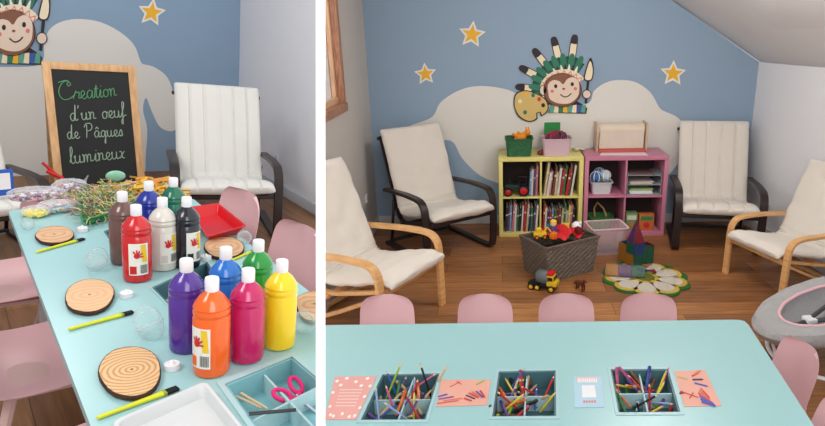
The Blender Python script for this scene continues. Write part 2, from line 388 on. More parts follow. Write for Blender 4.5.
def monkey(art, full, label):
    root = thing('monkey_mural', (0,0,0), label, 'wall painting'); inv = Matrix.Identity(4)
    def part(name, fn): mb = MB(); fn(mb); return mb.build(name, PM, root)
    def headdress(mb):
        c = (567, 92)
        # long feathers with black tips
        for an, ln in ((-104,32),(-84,44),(-62,46),(-38,47),(-14,49),(8,50)) if full else ((-30,30),(-5,32)):
            t = R(an); d = (math.sin(t), -math.cos(t)); n = (-d[1], d[0])
            def q(k, w): return (c[0]+d[0]*k+n[0]*w, c[1]+d[1]*k+n[1]*w)
            k0, k1 = 24, ln+ (8 if an > -90 else 6)
            art.poly(mb, [q(k0,-3),q(k1-5,-3.6),q(k1,0),q(k1-5,3.6),q(k0,3)], 4, OUT)
            art.poly(mb, [q(k0,-2.2),q(k1-8,-2.7),q(k1-7,2.7),q(k0,2.2)], 5, CRE)
            art.poly(mb, [q(k1-9,-3),q(k1-5,-3.3),q(k1,0),q(k1-5,3.3),q(k1-9,3)], 6, OUT)
        # short green feathers in a fan
        art.poly(mb, [(c[0]+33*math.sin(R(t)), c[1]-33*math.cos(R(t))) for t in range(-112, 36 if full else 40, 8)]+[(c[0]+14*math.sin(R(t)), c[1]-14*math.cos(R(t))) for t in range(28,-113,-12)], 6.5, DGR, sm=False)
        for i in range(20 if full else 8):
            an = R(-118 + i*7.4) if full else R(-60+i*12); d = (math.sin(an), -math.cos(an)); n = (-d[1], d[0])
            def q(k, w): return (c[0]+d[0]*k+n[0]*w, c[1]+d[1]*k+n[1]*w)
            L = 36 + (i % 2)*3
            art.poly(mb, [q(18,-2.3),q(L-4,-2.8),q(L,0),q(L-4,2.8),q(18,2.3)], 7 + i % 2, GRE if i % 2 else DGR)
        for i in range(16):
            an = R(-110 + i*8.8); d = (math.sin(an), -math.cos(an)); n = (-d[1], d[0])
            def q(k, w): return (c[0]+d[0]*k+n[0]*w, c[1]+d[1]*k+n[1]*w)
            art.poly(mb, [q(19,-1.6),q(27,-.6),q(27,.6),q(19,1.6)], 9, WHI if i % 2 else OUT)
        # forehead band with zigzag
        arc = [(c[0]-3+ (21+dr)*math.sin(R(t)), c[1]-(19+dr)*math.cos(R(t))) for dr, ts in ((4,range(-78,62,12)),(-3,range(54,-80,-12))) for t in ts]
        art.poly(mb, arc, 10, CRE, sm=False)
        zig = [(c[0]-3+(21+(2.6 if k % 2 else -2))*math.sin(R(-72+k*8)), c[1]-(19+(2.6 if k % 2 else -2))*math.cos(R(-72+k*8))) for k in range(17)]
        art.line(mb, zig, 1.4, 11, PNK, sm=False)
    part('headdress', headdress)
    def head(mb):
        art.poly(mb, ell(562,90,19.5,17.2), 10, OUT); art.poly(mb, ell(562,90,18.7,16.4), 12, FUR)
        art.poly(mb, ell(543,90,4,5.4), 11, OUT); art.poly(mb, ell(543,90,3.2,4.6), 12, FACE)
        art.poly(mb, [(548,92),(548,84),(553,80),(559,81),(563,84),(567,79),(573,77),(578,81),(579,89),(577,97),(569,103),(558,103),(550,99)], 13, FACE)
        for x, y in ((555.5,86),(572,84)): art.poly(mb, ell(x,y,1.6,2), 14, OUT)
        art.line(mb, [(560,94),(564,96.6),(568,95.8),(571,93)], 1.1, 14, OUT)
        art.poly(mb, ell(563.5,88.6,1.5,1), 14, FUR)
        for x, y in ((552,91),(575,88.5)): art.poly(mb, ell(x,y,1.7,1.7), 14, PNK)
    part('head', head)
    def body(mb):
        art.poly(mb, [(548,112.5),(551,103),(558,104),(570,104),(577,101),(582,104),(587,108),(586,113.5)], 9, OUT, sm=False)
        for i, m in enumerate((STR, CRE, GRE, YEL, STR, CRE, BLU, STR)):
            x = 549+i*4.5; art.poly(mb, [(x,112.2),(x+1,105),(x+5,104.5),(x+4.6,112.6)], 10, m, sm=False)
    part('striped_shirt', body)
    def brush(mb):
        art.line(mb, [(585.5,103),(588,80)], 2.6, 12, OUT, sm=False); art.poly(mb, [(584,80),(584.2,73),(590,57.5),(593.5,68),(591.5,80)], 13, OUT)
        art.poly(mb, [(585,79),(585.5,73),(589.6,61),(592.4,69),(590.7,79)], 14, CRE)
        art.poly(mb, ell(586.5,94,4.6,4.6), 13, OUT); art.poly(mb, ell(586.5,94,3.8,3.8), 14, FACE)
    part('paint_brush', brush)
    if full:
        def pal(mb):
            art.poly(mb, [(514,97),(517,92),(526,90),(536,93),(545,98),(548.5,106),(547,112),(541,116),(539.5,112.5),(537,113.5),(537,119),(529,121.5),(519,117),(514,107)], 12, OUT)
            art.poly(mb, [(515,98),(518,93),(526,91),(536,94),(544.5,99),(547.5,106),(546,111),(542,114.5),(540,111.5),(536,113),(536,118),(529,120.5),(520,116),(515,107)], 13, PAL)
            for x, y, m in ((525,94,YEL),(533,95,GRE),(539,99,RED),(543,105,OUT),(525,112,GRE),(520,101,CRE)): art.poly(mb, ell(x,y,1.9,2.1), 14, m)
        part('paint_palette', pal)
    return root
monkey(a, True, 'painted monkey in a green feather headdress with brush and palette, above the shelves')

# ---------------------------------------------------------------- cube shelves
def u(px, py, y): return RR.y(px, py, y)
YS = 5.44                       # front plane of the shelves
sx0 = u(498.5,158,YS).x; sx1 = u(584,158,YS).x; tx0 = sx1+.012; tx1 = u(669.5,158,YS).x; SH = .772
def cube_shelf(name, x0, x1, m, label):
    root = thing(name, (x0, YS, 0), label, 'shelf'); w = x1-x0; d = .40; t = .038; h = SH; i = .016
    def b(n, a, c, bev=.003, mm=m): q = MB(); q.box(a, c, 0, bev); return q.build(n, mm, root)
    b('top_board', (0,0,h-t),(w,d,h)); b('bottom_board', (0,0,0),(w,d,t)); b('side_panel', (0,0,t),(t,d,h-t)); b('side_panel', (w-t,0,t),(w,d,h-t))
    b('divider', (w/2-i/2,.002,t),(w/2+i/2,d,h-t)); b('middle_shelf', (t,.004,h/2-i/2),(w/2-i/2,d,h/2+i/2)); b('middle_shelf', (w/2+i/2,.004,h/2-i/2),(w-t,d,h/2+i/2))
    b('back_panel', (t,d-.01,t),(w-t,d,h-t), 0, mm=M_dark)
    return root, w
ysh, yw = cube_shelf('cube_shelf', sx0, sx1, M_yel, 'yellow four-cube shelf full of books, standing against the blue wall')
psh, pw = cube_shelf('cube_shelf', tx0, tx1, M_pk, 'pink four-cube shelf with baskets and trays, right of the yellow shelf')
t_, i_ = .038, .016
ZL, ZU = t_, SH/2+i_/2          # shelf surfaces
bookcols = [('red',(176,46,44)),('white',(214,208,200)),('navy blue',(44,58,104)),('green',(60,112,74)),('orange',(206,120,60)),('pale blue',(124,156,186)),('pink',(196,120,136)),('black',(44,40,46)),('beige',(196,176,142)),('purple',(98,66,112)),('yellow',(210,186,90)),('brown',(112,74,54))]
def book(x, y, z, h, t, d, ci, lean, where):
    n, c = bookcols[ci]; mc = C('book_cover_'+n.replace(' ','_'), c, rough=.45); mp = C('book_pages', (232,224,206))
    root = thing('book', (x, y, z+.0005), f'{n} book standing {where}', 'book', 0, f'{n} books {where}', M=Matrix.Rotation(lean, 4, 'Y'))
    q = MB(); c1=.0025; q.box((0,0,0),(c1,d,h)); q.box((t-c1,0,0),(t,d,h)); q.box((0,-.002,0),(t,.0015,h)); q.build('cover', mc, root)
    q = MB(); q.box((c1,.0015,.003),(t-c1,d-.005,h-.004)); q.build('pages', mp, root)
    q = MB(); q.box((.001,-.003,h*.66),(t-.001,-.002,h*.72)); q.build('spine_band', C('book_spine_band',(220,214,196)), root)
def book_row(x0, x1, z, n, seq, hs, where, lean0=0):
    w = (x1-x0)/n; x = x0
    for k in range(n):
        t = w*random.uniform(.68, .92); h = random.uniform(*hs); ln = lean0*random.uniform(.7, 1.3)
        book(x+ (h*math.sin(-ln) if ln < 0 else 0)*0, YS+.03+random.uniform(0,.03), z, h, t, .2, seq[k % len(seq)], ln, where); x += w
c0 = sx0+t_; cm = sx0+yw/2
book_row(c0+.245, cm-i_/2-.02, ZU, 4, [5,1,9,6], (.22,.30), 'beside the tractor in the upper left yellow cube', .05)
book_row(cm+i_/2+.02, sx1-t_-.05, ZU, 11, [8,1,6,11,8,1,0,3,0,11,1], (.22,.33), 'in the upper right cube of the yellow shelf', .12)
book_row(c0+.015, cm-i_/2-.02, ZL, 14, [7,9,5,6,1,3,7,1,0,8,2,3,9,1], (.22,.29), 'in the lower left cube of the yellow shelf', .06)
book_row(cm+i_/2+.01, sx1-t_-.03, ZL, 14, [0,1,2,0,5,3,0,11,8,3,1,10,6,7], (.2,.28), 'in the lower right cube of the yellow shelf', .06)

# toy tractor
def wheel(mb, c, r, w, mi_t=0, mi_h=1, axis='Y'):
    M = Matrix.Translation(Vector(c)) @ Matrix.Rotation(PI/2, 4, 'X' if axis == 'Y' else 'Y')
    mb.lathe([(r*.55,-w/2),(r*.92,-w/2),(r,-w*.3),(r,w*.3),(r*.92,w/2),(r*.55,w/2)], 18, mi_t, M); mb.lathe([(0.001,-w*.6),(r*.5,-w*.58),(r*.62,-w*.5),(r*.62,w*.5),(r*.5,w*.58),(0.001,w*.6)], 14, mi_h, M)
tr = thing('toy_tractor', (c0+.125, YS+.09, ZU+.0005), 'dark toy tractor with red wheel hubs in the upper left cube of the yellow shelf', 'toy tractor')
q = MB(); q.box((-.10,-.04,.05),(.03,.04,.105),0,.01).box((.03,-.045,.04),(.10,.045,.09),0,.008).tube([(-.06,0,.10),(-.06,0,.16)],.006); q.build('body', C('tractor_dark_green',(30,50,46)), tr)
q = MB()
for x in (.03,.095):
    for y in (-.04,.04): q.box((x-.004,y-.004,.09),(x+.004,y+.004,.18))
q.box((.02,-.05,.18),(.105,.05,.19),0,.003); q.build('cab', M_blk, tr)
for x, r in ((-.075,.042),(.07,.055)):
    for y in (-.065,.065): q = MB(); wheel(q, (x,y,r), r, .03); q.build('wheel', [M_blk, M_red], tr)

# things in the pink shelf
p0 = tx0+t_; pm = tx0+pw/2
def tub(name, loc, w, d, h, m, label, cat, rim=.008, group=None, taper=.86, rz=0, mr=None, hand=True):
    root = thing(name, loc, label, cat, rz, group)
    def loop(k, e, z, n=5, r=.03):
        hw, hd = w/2*k+e, d/2*k+e; out = []
        for cx, cy, a0 in ((hw-r,hd-r,0),(-hw+r,hd-r,90),(-hw+r,-hd+r,180),(hw-r,-hd+r,270)):
            for j in range(n): an = R(a0+90*j/(n-1)); out.append(Vector((cx+r*math.cos(an), cy+r*math.sin(an), z)))
        return out
    q = MB(); rows = [loop(taper,0,0.001), loop((1+taper)/2,0,h*.5), loop(1,0,h), loop(1,-.004,h), loop((1+taper)/2,-.004,h*.5), loop(taper,-.004,.006)]
    q.grid(rows, 0, closed=True); n = len(rows[0]); q.add(rows[0], [list(range(n))[::-1]]); q.add(rows[-1], [list(range(n))])
    q.build('tub_body', m, root)
    q = MB(); rr = [loop(1,.001,h-.006), loop(1,rim,h-.006), loop(1,rim,h+.003), loop(1,.001,h+.003)]; q.grid(rr+[rr[0]], 0, closed=True); q.build('rim', mr or m, root)
    return root
wb = (p0+.135, YS+.14, ZU+.0005)
tub('storage_tub', wb, .20,.17,.115, C('tub_white',(206,208,210)), 'white plastic tub with toys in the upper left cube of the pink shelf', 'tub')
for k,(dx,dy,dz,c,nm,lb) in enumerate(((-.05,-.02,.16,(50,110,170),'toy_ball','blue toy ball on the white tub in the pink shelf'),(.04,.0,.165,(190,205,215),'toy_ball','pale grey toy ball on the white tub in the pink shelf'),(-.01,.04,.18,(70,140,190),'toy_ball','light blue toy ball behind the others on the white tub'))):
    q = MB(); rows=[]
    q.sph((0,0,0),.052); 
    for an in (0,60,120): q.tube([( .053*math.cos(t)*math.cos(R(an)), .053*math.cos(t)*math.sin(R(an)), .053*math.sin(t)) for t in [2*PI*j/20 for j in range(20)]], .004, 5, 1, closed=True)
    solo(q, nm, [C(f'ball_{k}', c), M_wht], (wb[0]+dx, wb[1]+dy, wb[2]+dz), lb, 'toy ball')
# letter trays with papers
q = MB(); X0, X1 = pm+i_/2+.01, tx1-t_-.01
for k, z in enumerate((0,.1,.19)):
    root = None
lt = thing('letter_tray', (X0, YS+.03, ZU+.0005), 'pale wire letter tray stack holding papers in the upper right cube of the pink shelf', 'letter tray')
for z in (0.002,.095,.185):
    q = MB(); q.box((0,0,z),(X1-X0,.26,z+.006)); q.box((0,0,z),(.006,.26,z+.03)); q.box((X1-X0-.006,0,z),(X1-X0,.26,z+.03)); q.build('tray', C('tray_grey',(150,160,166)), lt)
q = MB()
for x in (0,X1-X0-.006):
    for y in (.005,.25): q.box((x,y,0),(x+.006,y+.006,.215))
q.build('post', C('tray_grey',(150,160,166)), lt)
for k,(z,nn,c,lb) in enumerate(((.009,5,(230,230,226),'stack of white paper on the lowest letter tray'),(.04,3,(150,180,120),'green and white paper pile lying on the white stack in the letter tray'),(.1025,4,(206,190,180),'paper pile on the middle letter tray'),(.192,2,(120,90,90),'dark folders on the top letter tray'))):
    q = MB()
    for j in range(nn): q.box((.03+random.uniform(-.01,.01),.01,z+j*.006),(.24+random.uniform(-.01,.01),.2,z+j*.006+.0055))
    solo(q, 'paper_stack', C(f'paper_{k}', c), (X0, YS+.03, ZU+.001), lb, 'paper')
# wicker basket with handle and puzzle boxes in the lower row
M_wick = mat('dark_wicker', (112,100,88), .8, bump=1, bscale=60, var=.35, vscale=60)
M_greenfab = mat('patterned_green_fabric', (60,120,60), .8, var=.6, vscale=45)
o = tub('patterned_basket', (p0+.14, YS+.13, ZL+.0005), .22,.17,.13, M_greenfab, 'green patterned basket with a tan handle in the lower left pink cube', 'basket', hand=False)
q = MB(); q.tube([(-.05,0,.12),(-.06,0,.2),(-.03,0,.26),(.03,0,.2),(.06,0,.12)], .009); q.build('handle', C('tan_strap',(190,150,100)), o)
def gbox(x, y, z, w, d, h, cols, name, lb, rz=0):
    root = thing(name, (x,y,z+.0005), lb, 'box', rz); q = MB(); q.box((-w/2,-d/2,0),(w/2,d/2,h),0,.003); q.build('carton', C(name+'_'+str(cols[0][0]), cols[0]), root)
    q = MB()
    q.box((-w*.4,-d/2-.001,h*.62),(w*.4,-d/2,h*.88)); q.build('title_panel', C(name+'_t'+str(cols[1][0]), cols[1]), root)
    q = MB(); q.lathe([(w*.22,0),(w*.18,.002)], 12, M=Matrix.Translation((0,-d/2,h*.33)) @ Matrix.Rotation(PI/2,4,'X')); q.build('picture_patch', C(name+'_p'+str(cols[2][0]), cols[2]), root)
gbox(pm+.085, YS+.10, ZL, .11,.09,.17, [(120,150,100),(220,220,200),(200,120,60)], 'game_box', 'green and white game carton in the lower right cube of the pink shelf')
gbox(pm+.225, YS+.09, ZL, .14,.08,.16, [(196,110,50),(60,130,70),(200,40,40)], 'puzzle_box', 'orange and red puzzle carton in the lower right cube of the pink shelf')

# ---------------------------------------------------------------- on top of the shelves
T = SH + .0008
g = u(520,150,YS+.12)
o = tub('green_bucket', (g.x-.01, YS+.13, T), .25,.20,.165, mat('green_patterned_tub', (40,96,60), .5, var=.7, vscale=40), 'green patterned toy tub at the left end on top of the yellow shelf', 'tub', taper=.9)
q = MB()       # orange plush lying in it
q.sph((0,0,.0),(.05,.035,.035)); q.sph((.055,0,.035),(.026,.024,.028)); q.tube([(.02,0,.01),(.05,0,.04)],[.022,.016])
for x in (.045,.065): q.tube([(x,0,.055),(x,0,.08)],[.006,.004])
for x,z in ((-.05,-.02),(-.065,.03),(-.02,.045),(.02,-.03)): q.tube([(x*.5,-.01,z*.3),(x,-.02,z)],[.015,.010])
solo(q, 'plush_toy', C('orange_plush',(236,140,30), bump=.5), (g.x+.005, YS+.13, T+.17), 'orange plush animal sticking out of the green tub', 'plush toy', s=1.15)
# square fold-up caddy in green
g2 = u(552,140,5.7)
q = MB(); q.box((-.075,-.015,0),(.075,.015,.28),0,.004); q.box((-.07,-.017,.03),(.07,-.015,.27),1)
solo(q, 'green_folder_box', [C('folder_green',(24,120,52)), C('folder_green_face',(30,132,60))], (g2.x, 5.70, T), 'upright green box file standing behind the pink tub on the yellow shelf', 'box file')
g3 = u(556,150,YS+.12)
pt = tub('pink_tub', (g3.x, YS+.13, T), .27,.2,.16, C('tub_pale_pink',(206,176,186)), 'pale pink plastic tub of dark red yarn on the right of the yellow shelf top', 'tub', taper=.88)
q = MB()
for k in range(26):
    a0 = random.uniform(0,PI); tl = random.uniform(-1,1)
    q.tube([(.10*math.cos(t)*math.cos(a0), .065*math.cos(t)*math.sin(a0)+.01*tl, .05*math.sin(t)+.01*math.sin(3*t+k)) for t in [2*PI*j/12 for j in range(12)]], .007, 5, k % 2, closed=True)
solo(q, 'yarn_bundle', [C('dark_red_yarn',(140,40,62)), C('plum_yarn',(110,50,74))], (g3.x, YS+.12, T+.165), 'tangled dark red yarn heaped in the pale pink tub', 'yarn')
q = MB(); q.sph((0,0,.025),(.028,.025,.025)); q.sph((.02,0,.045),(.014,.014,.014))
solo(q, 'small_plush', C('maroon_plush',(120,40,52)), (u(541,150,YS).x, YS+.1, T), 'tiny maroon plush toy squeezed between the two tubs on the yellow shelf', 'plush toy')
g4 = RR.z(579,151,SH)
q = MB()
for k in range(14):
    an = k*.7; q.sph((.05*math.cos(an)*(k/14+.2), .035*math.sin(an)*(k/14+.2), .012+.004*(k % 3)), (.02,.016,.009), k % 3)
solo(q, 'crochet_cloth', [C('crochet_cream',(214,204,170)), C('crochet_olive',(150,150,90)), C('crochet_white',(224,220,206))], (g4.x, g4.y, T), 'crumpled cream crochet pieces where the yellow and pink shelves meet', 'crochet')
# paper roll dispenser
r0 = u(595,150,5.72).x; r1 = u(645,150,5.72).x; rw = r1-r0
pr = thing('paper_roll_holder', (r0, 5.60, T), 'tabletop paper roll holder with a wide cream roll on the pink shelf', 'paper roll holder')
M_lw = wood_mat('pale_holder_wood', (190,160,130), (214,190,160))
for x in (0, rw-.018): q = MB(); q.box((x,.04,0),(x+.018,.22,.27),0,.004); q.build('side_board', M_lw, pr)
q = MB(); q.box((.018,.0,0),(rw-.018,.22,.03),0,.003); q.build('base_board', C('holder_red_base',(188,84,74)), pr)
q = MB(); q.lathe([(.02,0),(.062,0),(.062,rw-.05),(.02,rw-.05)], 24, M=Matrix.Translation((.025,.13,.20)) @ Matrix.Rotation(PI/2,4,'Y')); q.build('paper_roll', C('kraft_cream_paper',(222,206,184)), pr)
q = MB(); q.grid([[(x,.13-.063,.20-.05+z) for x in (.03,rw-.03)] for t,z in ((0,.05),(0,0),(0,-.06),(.0,-.12))]); q.build('hanging_sheet', C('cream_sheet',(214,200,184)), pr)
a1, a2, a3, a4 = [RR.z(px,py,SH) for px,py in ((603,149),(641,149),(648,155.5),(600,155.5))]
q = MB(); q.plate([(p.x,p.y) for p in (a4,a3,a2,a1)], z1=T+.002, z0=T); 
o = q.build('white_paper_sheet', C('white_sheet',(232,222,228))); tag(o,'white paper sheet lying flat on top of the pink shelf in front of the roll','paper')

# ---------------------------------------------------------------- armchairs
def armchair(loc, rz, s, mf, mc, label, group, channels=0, runner=True):
    root = thing('armchair', loc, label, 'armchair', rz, group, s=s)
    for sx in (-1, 1):
        q = MB(); top = [(-.345,.25),(-.34,.40),(-.325,.455),(-.29,.49),(-.22,.505),(-.05,.505),(.1,.495),(.30,.48)]
        bar_yz(q, ([(.32,.012),(.1,.012),(-.20,.012),(-.29,.02),(-.33,.06)] if runner else [(-.35,.001),(-.348,.10)])+top, sx*.315, .058, .026)
        q.build('arm_frame', mf, root)
        q = MB(); bar_yz(q, [(-.355,.335),(-.2,.295),(0,.25),(.1,.235),(.165,.25),(.21,.31),(.30,.55),(.44,.90)], sx*.262, .035, .024); q.build('seat_rail', mf, root)
        q = MB(); bar_yz(q, [(.31,.02),(.22,.40)] if runner else [(-.33,.30),(.0,.14),(.31,.0)], sx*.288, .02 if runner else .04, .022, sm=False); q.build('rear_strut', mf, root)
    for nm, (y, z) in (('front_crossbar',(-.335,.31)),('rear_crossbar',(.10,.22)),('top_crossbar',(.43,.885)),('floor_crossbar',(.30,.03))):
        q = MB(); q.box((-.30,y-.015,z-.012),(.30,y+.015,z+.012),0,.004); q.build(nm, mf, root)
    q = MB()      # back slats
    for k in range(5):
        t = (k+.5)/5; q.box((-.25,.235+.19*t,.36+.48*t),(.25,.247+.19*t,.40+.48*t),0,.003)
    q.build('back_slats', mf, root)
    path = smooth([(0,-.40,.35),(0,-.34,.375),(0,-.2,.355),(0,0,.31),(0,.10,.302),(0,.155,.33),(0,.19,.40),(0,.27,.61),(0,.36,.84),(0,.415,.955)], 7)
    rows = []; N = len(path); K = 124
    for i, p in enumerate(path):
        d = (path[min(i+1,N-1)]-path[max(i-1,0)]).normalized(); nn = Vector((0,-d.z,d.y)); e = min(i, N-1-i)
        ek = [.25,.7,.92,1][min(e,3)]; row = []; w = .285*(1-.0*(i/N))*(.97 if e == 0 else 1); th = .036*ek
        for k in range(K):
            s_ = 1 if k < K//2 else -1; kk = k/(K//2-1) if k < K//2 else (K-1-k)/(K//2-1)
            xu = -1+2*kk; x = w*xu; h = s_*th*(max(0, 1-abs(xu)**7))**.5
            if channels: h *= 1-.42*math.exp(-((((x/w+1)/2*channels) % 1 - (.5 if 0 else 0) + .5) % 1 - .5)**2/.0035)*(abs(x/w) < .93)*(s_ > 0)
            h += .007*noise.noise(Vector((x*9, i*.35, 1+loc[0])))*(1.6 if not channels else .8)
            if s_ > 0: h += .004*math.sin(i*1.7+x*8)*(not channels)*math.exp(-((i-40)/8)**2)
            row.append(p+Vector((x,0,0))+nn*(h+.012))
        rows.append(row)
    q.__init__(); q.grid(rows, 0, closed=True); q.add(rows[0],[list(range(K))[::-1]],0,True); q.add(rows[-1],[list(range(K))],0,True)
    cu = q.build('cushion', mc, root)
    return root
armchair((-.58,5.22,0), R(37), 1.10, M_black, M_cush, 'dark brown framed armchair with a crumpled off-white cushion left of the yellow shelf', None)
armchair((1.93,5.31,0), R(-11), 1.08, M_black, M_cush, 'dark brown framed armchair with a stitched white cushion right of the pink shelf', None, 5)
armchair((-.93,3.84,0), R(63), 1.08, M_birch, M_cush, 'light birch armchair with a white cushion at the left wall, behind the aqua table', None, 0, False)
armchair((2.19,4.36,0), R(-70), .92, M_birch, M_cush, 'light birch armchair with a white cushion beside the grey baby bouncer', None, 0, False)

# ---------------------------------------------------------------- floor toys
rc = RR.z(645,279,0); ax = (RR.z(685,275,0).x-RR.z(602,283,0).x)/2; ay = .36
rug = thing('flower_rug', (rc.x, rc.y, 0.0005), 'green edged flower shaped rug with cream petals on the wooden floor', 'rug', R(8))
def petal_r(t, k, a, n=10): return k*(1+a*abs(math.cos(n/2*t))-a)
def ring(k, a, z, n=10, ph=0): return [(ax*k*petal_r(t+ph,1,a,n)*math.cos(t), ay*k*petal_r(t+ph,1,a,n)*math.sin(t)) for t in [2*PI*j/100 for j in range(100)]]
M_pile = lambda nm, c: mat(nm, c, .95, bump=1, bscale=120, var=.15, vscale=60)
q = MB(); q.plate(ring(1,.12,0), z1=.012, z0=0); q.build('green_border', M_pile('rug_green',(52,112,50)), rug)
for k in range(9):
    an = 2*PI*k/9+.2; 
    for sc_, z, nm, m in ((1,.0155,'petal_edge',M_pile('rug_yellow',(224,190,80))),(.72,.0185,'petal',M_pile('rug_cream',(226,214,196)))):
        pts = []
        for j in range(22):
            t = 2*PI*j/22; rr_, w_ = .56+.36*sc_*math.cos(t), .27*sc_*math.sin(t)*(1+.25*math.cos(t)); pts.append((ax*(rr_*math.cos(an)-w_*math.sin(an)), ay*(rr_*math.sin(an)+w_*math.cos(an))))
        q = MB(); q.plate(pts, z1=z, z0=.011); q.build(nm, m, rug)
q = MB(); q.lathe([(.075,.011),(.07,.022),(.001,.026)], 20); q.build('center', M_pile('rug_olive',(120,120,40)), rug)
# magnetic tile castle
tile_cols = [((30,120,90),'green'),((180,40,50),'red'),((40,80,160),'blue'),((220,140,40),'orange'),((110,60,130),'purple')]
TM = [film_mat('tile_'+n, [v*.75 for v in c], .55, .45, .02) for c, n in tile_cols]
def tile(root, pts, k):
    q = MB(); P = [Vector(p) for p in pts]; n = len(P); nn = (P[1]-P[0]).cross(P[2]-P[0]).normalized()*.004
    q.add([*P, *[p+nn for p in P]], [list(range(n)), list(range(n,2*n))[::-1]]+[(i,(i+1)%n,n+(i+1)%n,n+i) for i in range(n)])
    q.tube(P, .0045, 5, closed=True); return q.build('tile', TM[k % 5], root)
tp = RR.z(634,267,0); s_ = .098
ct = thing('magnetic_tile_castle', (tp.x, tp.y, .028), 'castle of translucent coloured magnetic tiles with a pointed roof on the flower rug', 'toy castle', R(25))
for lv in range(2):
    z = lv*s_; c = [(-s_/2,-s_/2),(s_/2,-s_/2),(s_/2,s_/2),(-s_/2,s_/2)]
    for k in range(4):
        (x0,y0),(x1,y1) = c[k], c[(k+1)%4]; tile(ct, [(x0,y0,z),(x1,y1,z),(x1,y1,z+s_),(x0,y0,z+s_)], k+lv*2)
for k in range(4):
    (x0,y0),(x1,y1) = c[k], c[(k+1)%4]; tile(ct, [(x0,y0,2*s_),(x1,y1,2*s_),(0,0,3.9*s_)], k+1)
for dx, dy, hh, kk in ((s_*1.02,0,1.6,0),(0,s_*1.02,1.6,0)):
    for k in range(4):
        (x0,y0),(x1,y1) = c[k], c[(k+1)%4]; tile(ct, [(x0+dx,y0+dy,0),(x1+dx,y1+dy,0),(x1+dx,y1+dy,s_*hh),(x0+dx,y0+dy,s_*hh)], k+kk)
lp = RR.z(627,278,0)
lw = thing('magnetic_tile_wedge', (lp.x, lp.y, .03), 'low slanting wedge of magnetic tiles lying on the left petals of the flower rug', 'toy tiles', R(-10))
for k in range(3): tile(lw, [(-.17+k*.10,-.04,0),(-.07+k*.10,-.04,0),(-.07+k*.10,.03,.07),(-.17+k*.10,.03,.07)], k+3)
tile(lw, [(-.17,-.04,0),(-.17,.03,.07),(-.17,.03,0)], 0)
for k,(px,py) in enumerate(((640,275),(646,271),(651,268),(644,266),(654,273),(637,271))):
    p = RR.z(px,py,0); cc, nn = tile_cols[(k+1) % 5]
    root = thing('loose_tile', (p.x,p.y,.028), f'loose {nn} magnetic tile lying {"in front of" if k%2 else "beside"} the tile castle, number of small pieces near the rug centre', 'toy tile', k*.9)
    root['label'] = [f'loose blue triangular tile lying nearest the olive rug centre', 'loose orange triangular tile right of the tile castle', 'loose purple triangular tile at the far right of the castle', 'loose green triangular tile right against the castle wall', 'loose red triangular tile farthest right on the cream petals', 'second blue triangular tile, in front of the castle'][k]
    tile(root, [(0,0,.003),(.07,0,.008),(.03,.06,.005)], [2,3,4,0,1,2][k])
# wicker basket of toys
bc = RR.z(559,272,0)
bk = thing('wicker_basket', (bc.x, bc.y+.03, .0005), 'dark grey wicker basket heaped with toys on the floor', 'basket', R(32))
q = MB(); bw, bd, bh = .52, .36, .30
def rl(hw, hd, z): return [Vector(p) for p in ((-hw,-hd,z),(hw,-hd,z),(hw,hd,z),(-hw,hd,z))]
rows = []
for i in range(15):
    z = bh*i/14; k = .88+.12*i/14; off = .004 if i % 2 else 0; lo = rl(bw/2*k, bd/2*k, z); ring_ = []
    for e in range(4):
        a_, b_ = lo[e], lo[(e+1) % 4]
        for j in range(16):
            t = j/16; p = a_.lerp(b_, t); nrm = Vector((0,-1,0)) if e == 0 else Vector((1,0,0)) if e == 1 else Vector((0,1,0)) if e == 2 else Vector((-1,0,0)); ring_.append(p+nrm*(.005 if (i+j) % 2 else -.001))
    rows.append(ring_)
q.grid(rows, 0, closed=True, smooth=False); q.add(rows[0],[list(range(64))[::-1]]); q.build('woven_body', M_wick, bk)
q = MB(); q.tube([(*p[:2],bh) for p in rl(bw/2,bd/2,0)], .012, 8, closed=True); q.build('braided_rim', M_wick, bk)
q = MB(); q.box((-bw/2+.02,-bd/2+.02,bh*.55),(bw/2-.02,bd/2-.02,bh*.6)); q.build('lining', C('basket_lining',(70,40,34)), bk)
BM_ = Matrix.Translation((bc.x, bc.y+.03, 0)) @ Matrix.Rotation(R(32),4,'Z')
def toyloc(x,y,z): return BM_ @ Vector((x,y,z))
q = MB(); rows=[]
for i in range(14):
    rows.append([Vector(((i-6.5)*.022, (j-5)*.026, .016*math.sin(i*1.1)+.012*math.cos(j*1.3+i) + .06*math.exp(-((i-6)**2+(j-5)**2)/18))) for j in range(11)])
q.grid(rows); o = solo(q, 'red_cloth', M_red, toyloc(.02,0,bh+.02), 'crumpled red cloth heaped in the wicker basket', 'cloth', R(30))
q = MB(); q.sph((0,0,0),.042); q.sph((.03,-.01,.03),.014); solo(q,'white_ball', M_wht, toyloc(.19,.02,bh+.045), 'white round toy at the right end of the wicker basket', 'toy')
tc_ = thing('toy_digger', toyloc(-.18,.02,bh+.03), 'yellow toy digger at the left end of the wicker basket', 'toy vehicle', R(10))
q = MB(); q.box((-.05,-.03,0),(.05,.03,.035),0,.006).box((-.03,-.025,.035),(.01,.025,.07),0,.006); q.tube([(.03,0,.03),(.06,0,.07),(.09,0,.03)], .008); q.build('body', M_yelp, tc_)
for x in (-.032,.032):
    for y in (-.034,.034): q = MB(); wheel(q,(x,y,0),.018,.012); q.build('wheel',[M_blk,M_org],tc_)
fg = thing('toy_figure', toyloc(-.07,-.01,bh+.04), 'purple and white toy figure standing in the wicker basket', 'toy figure')
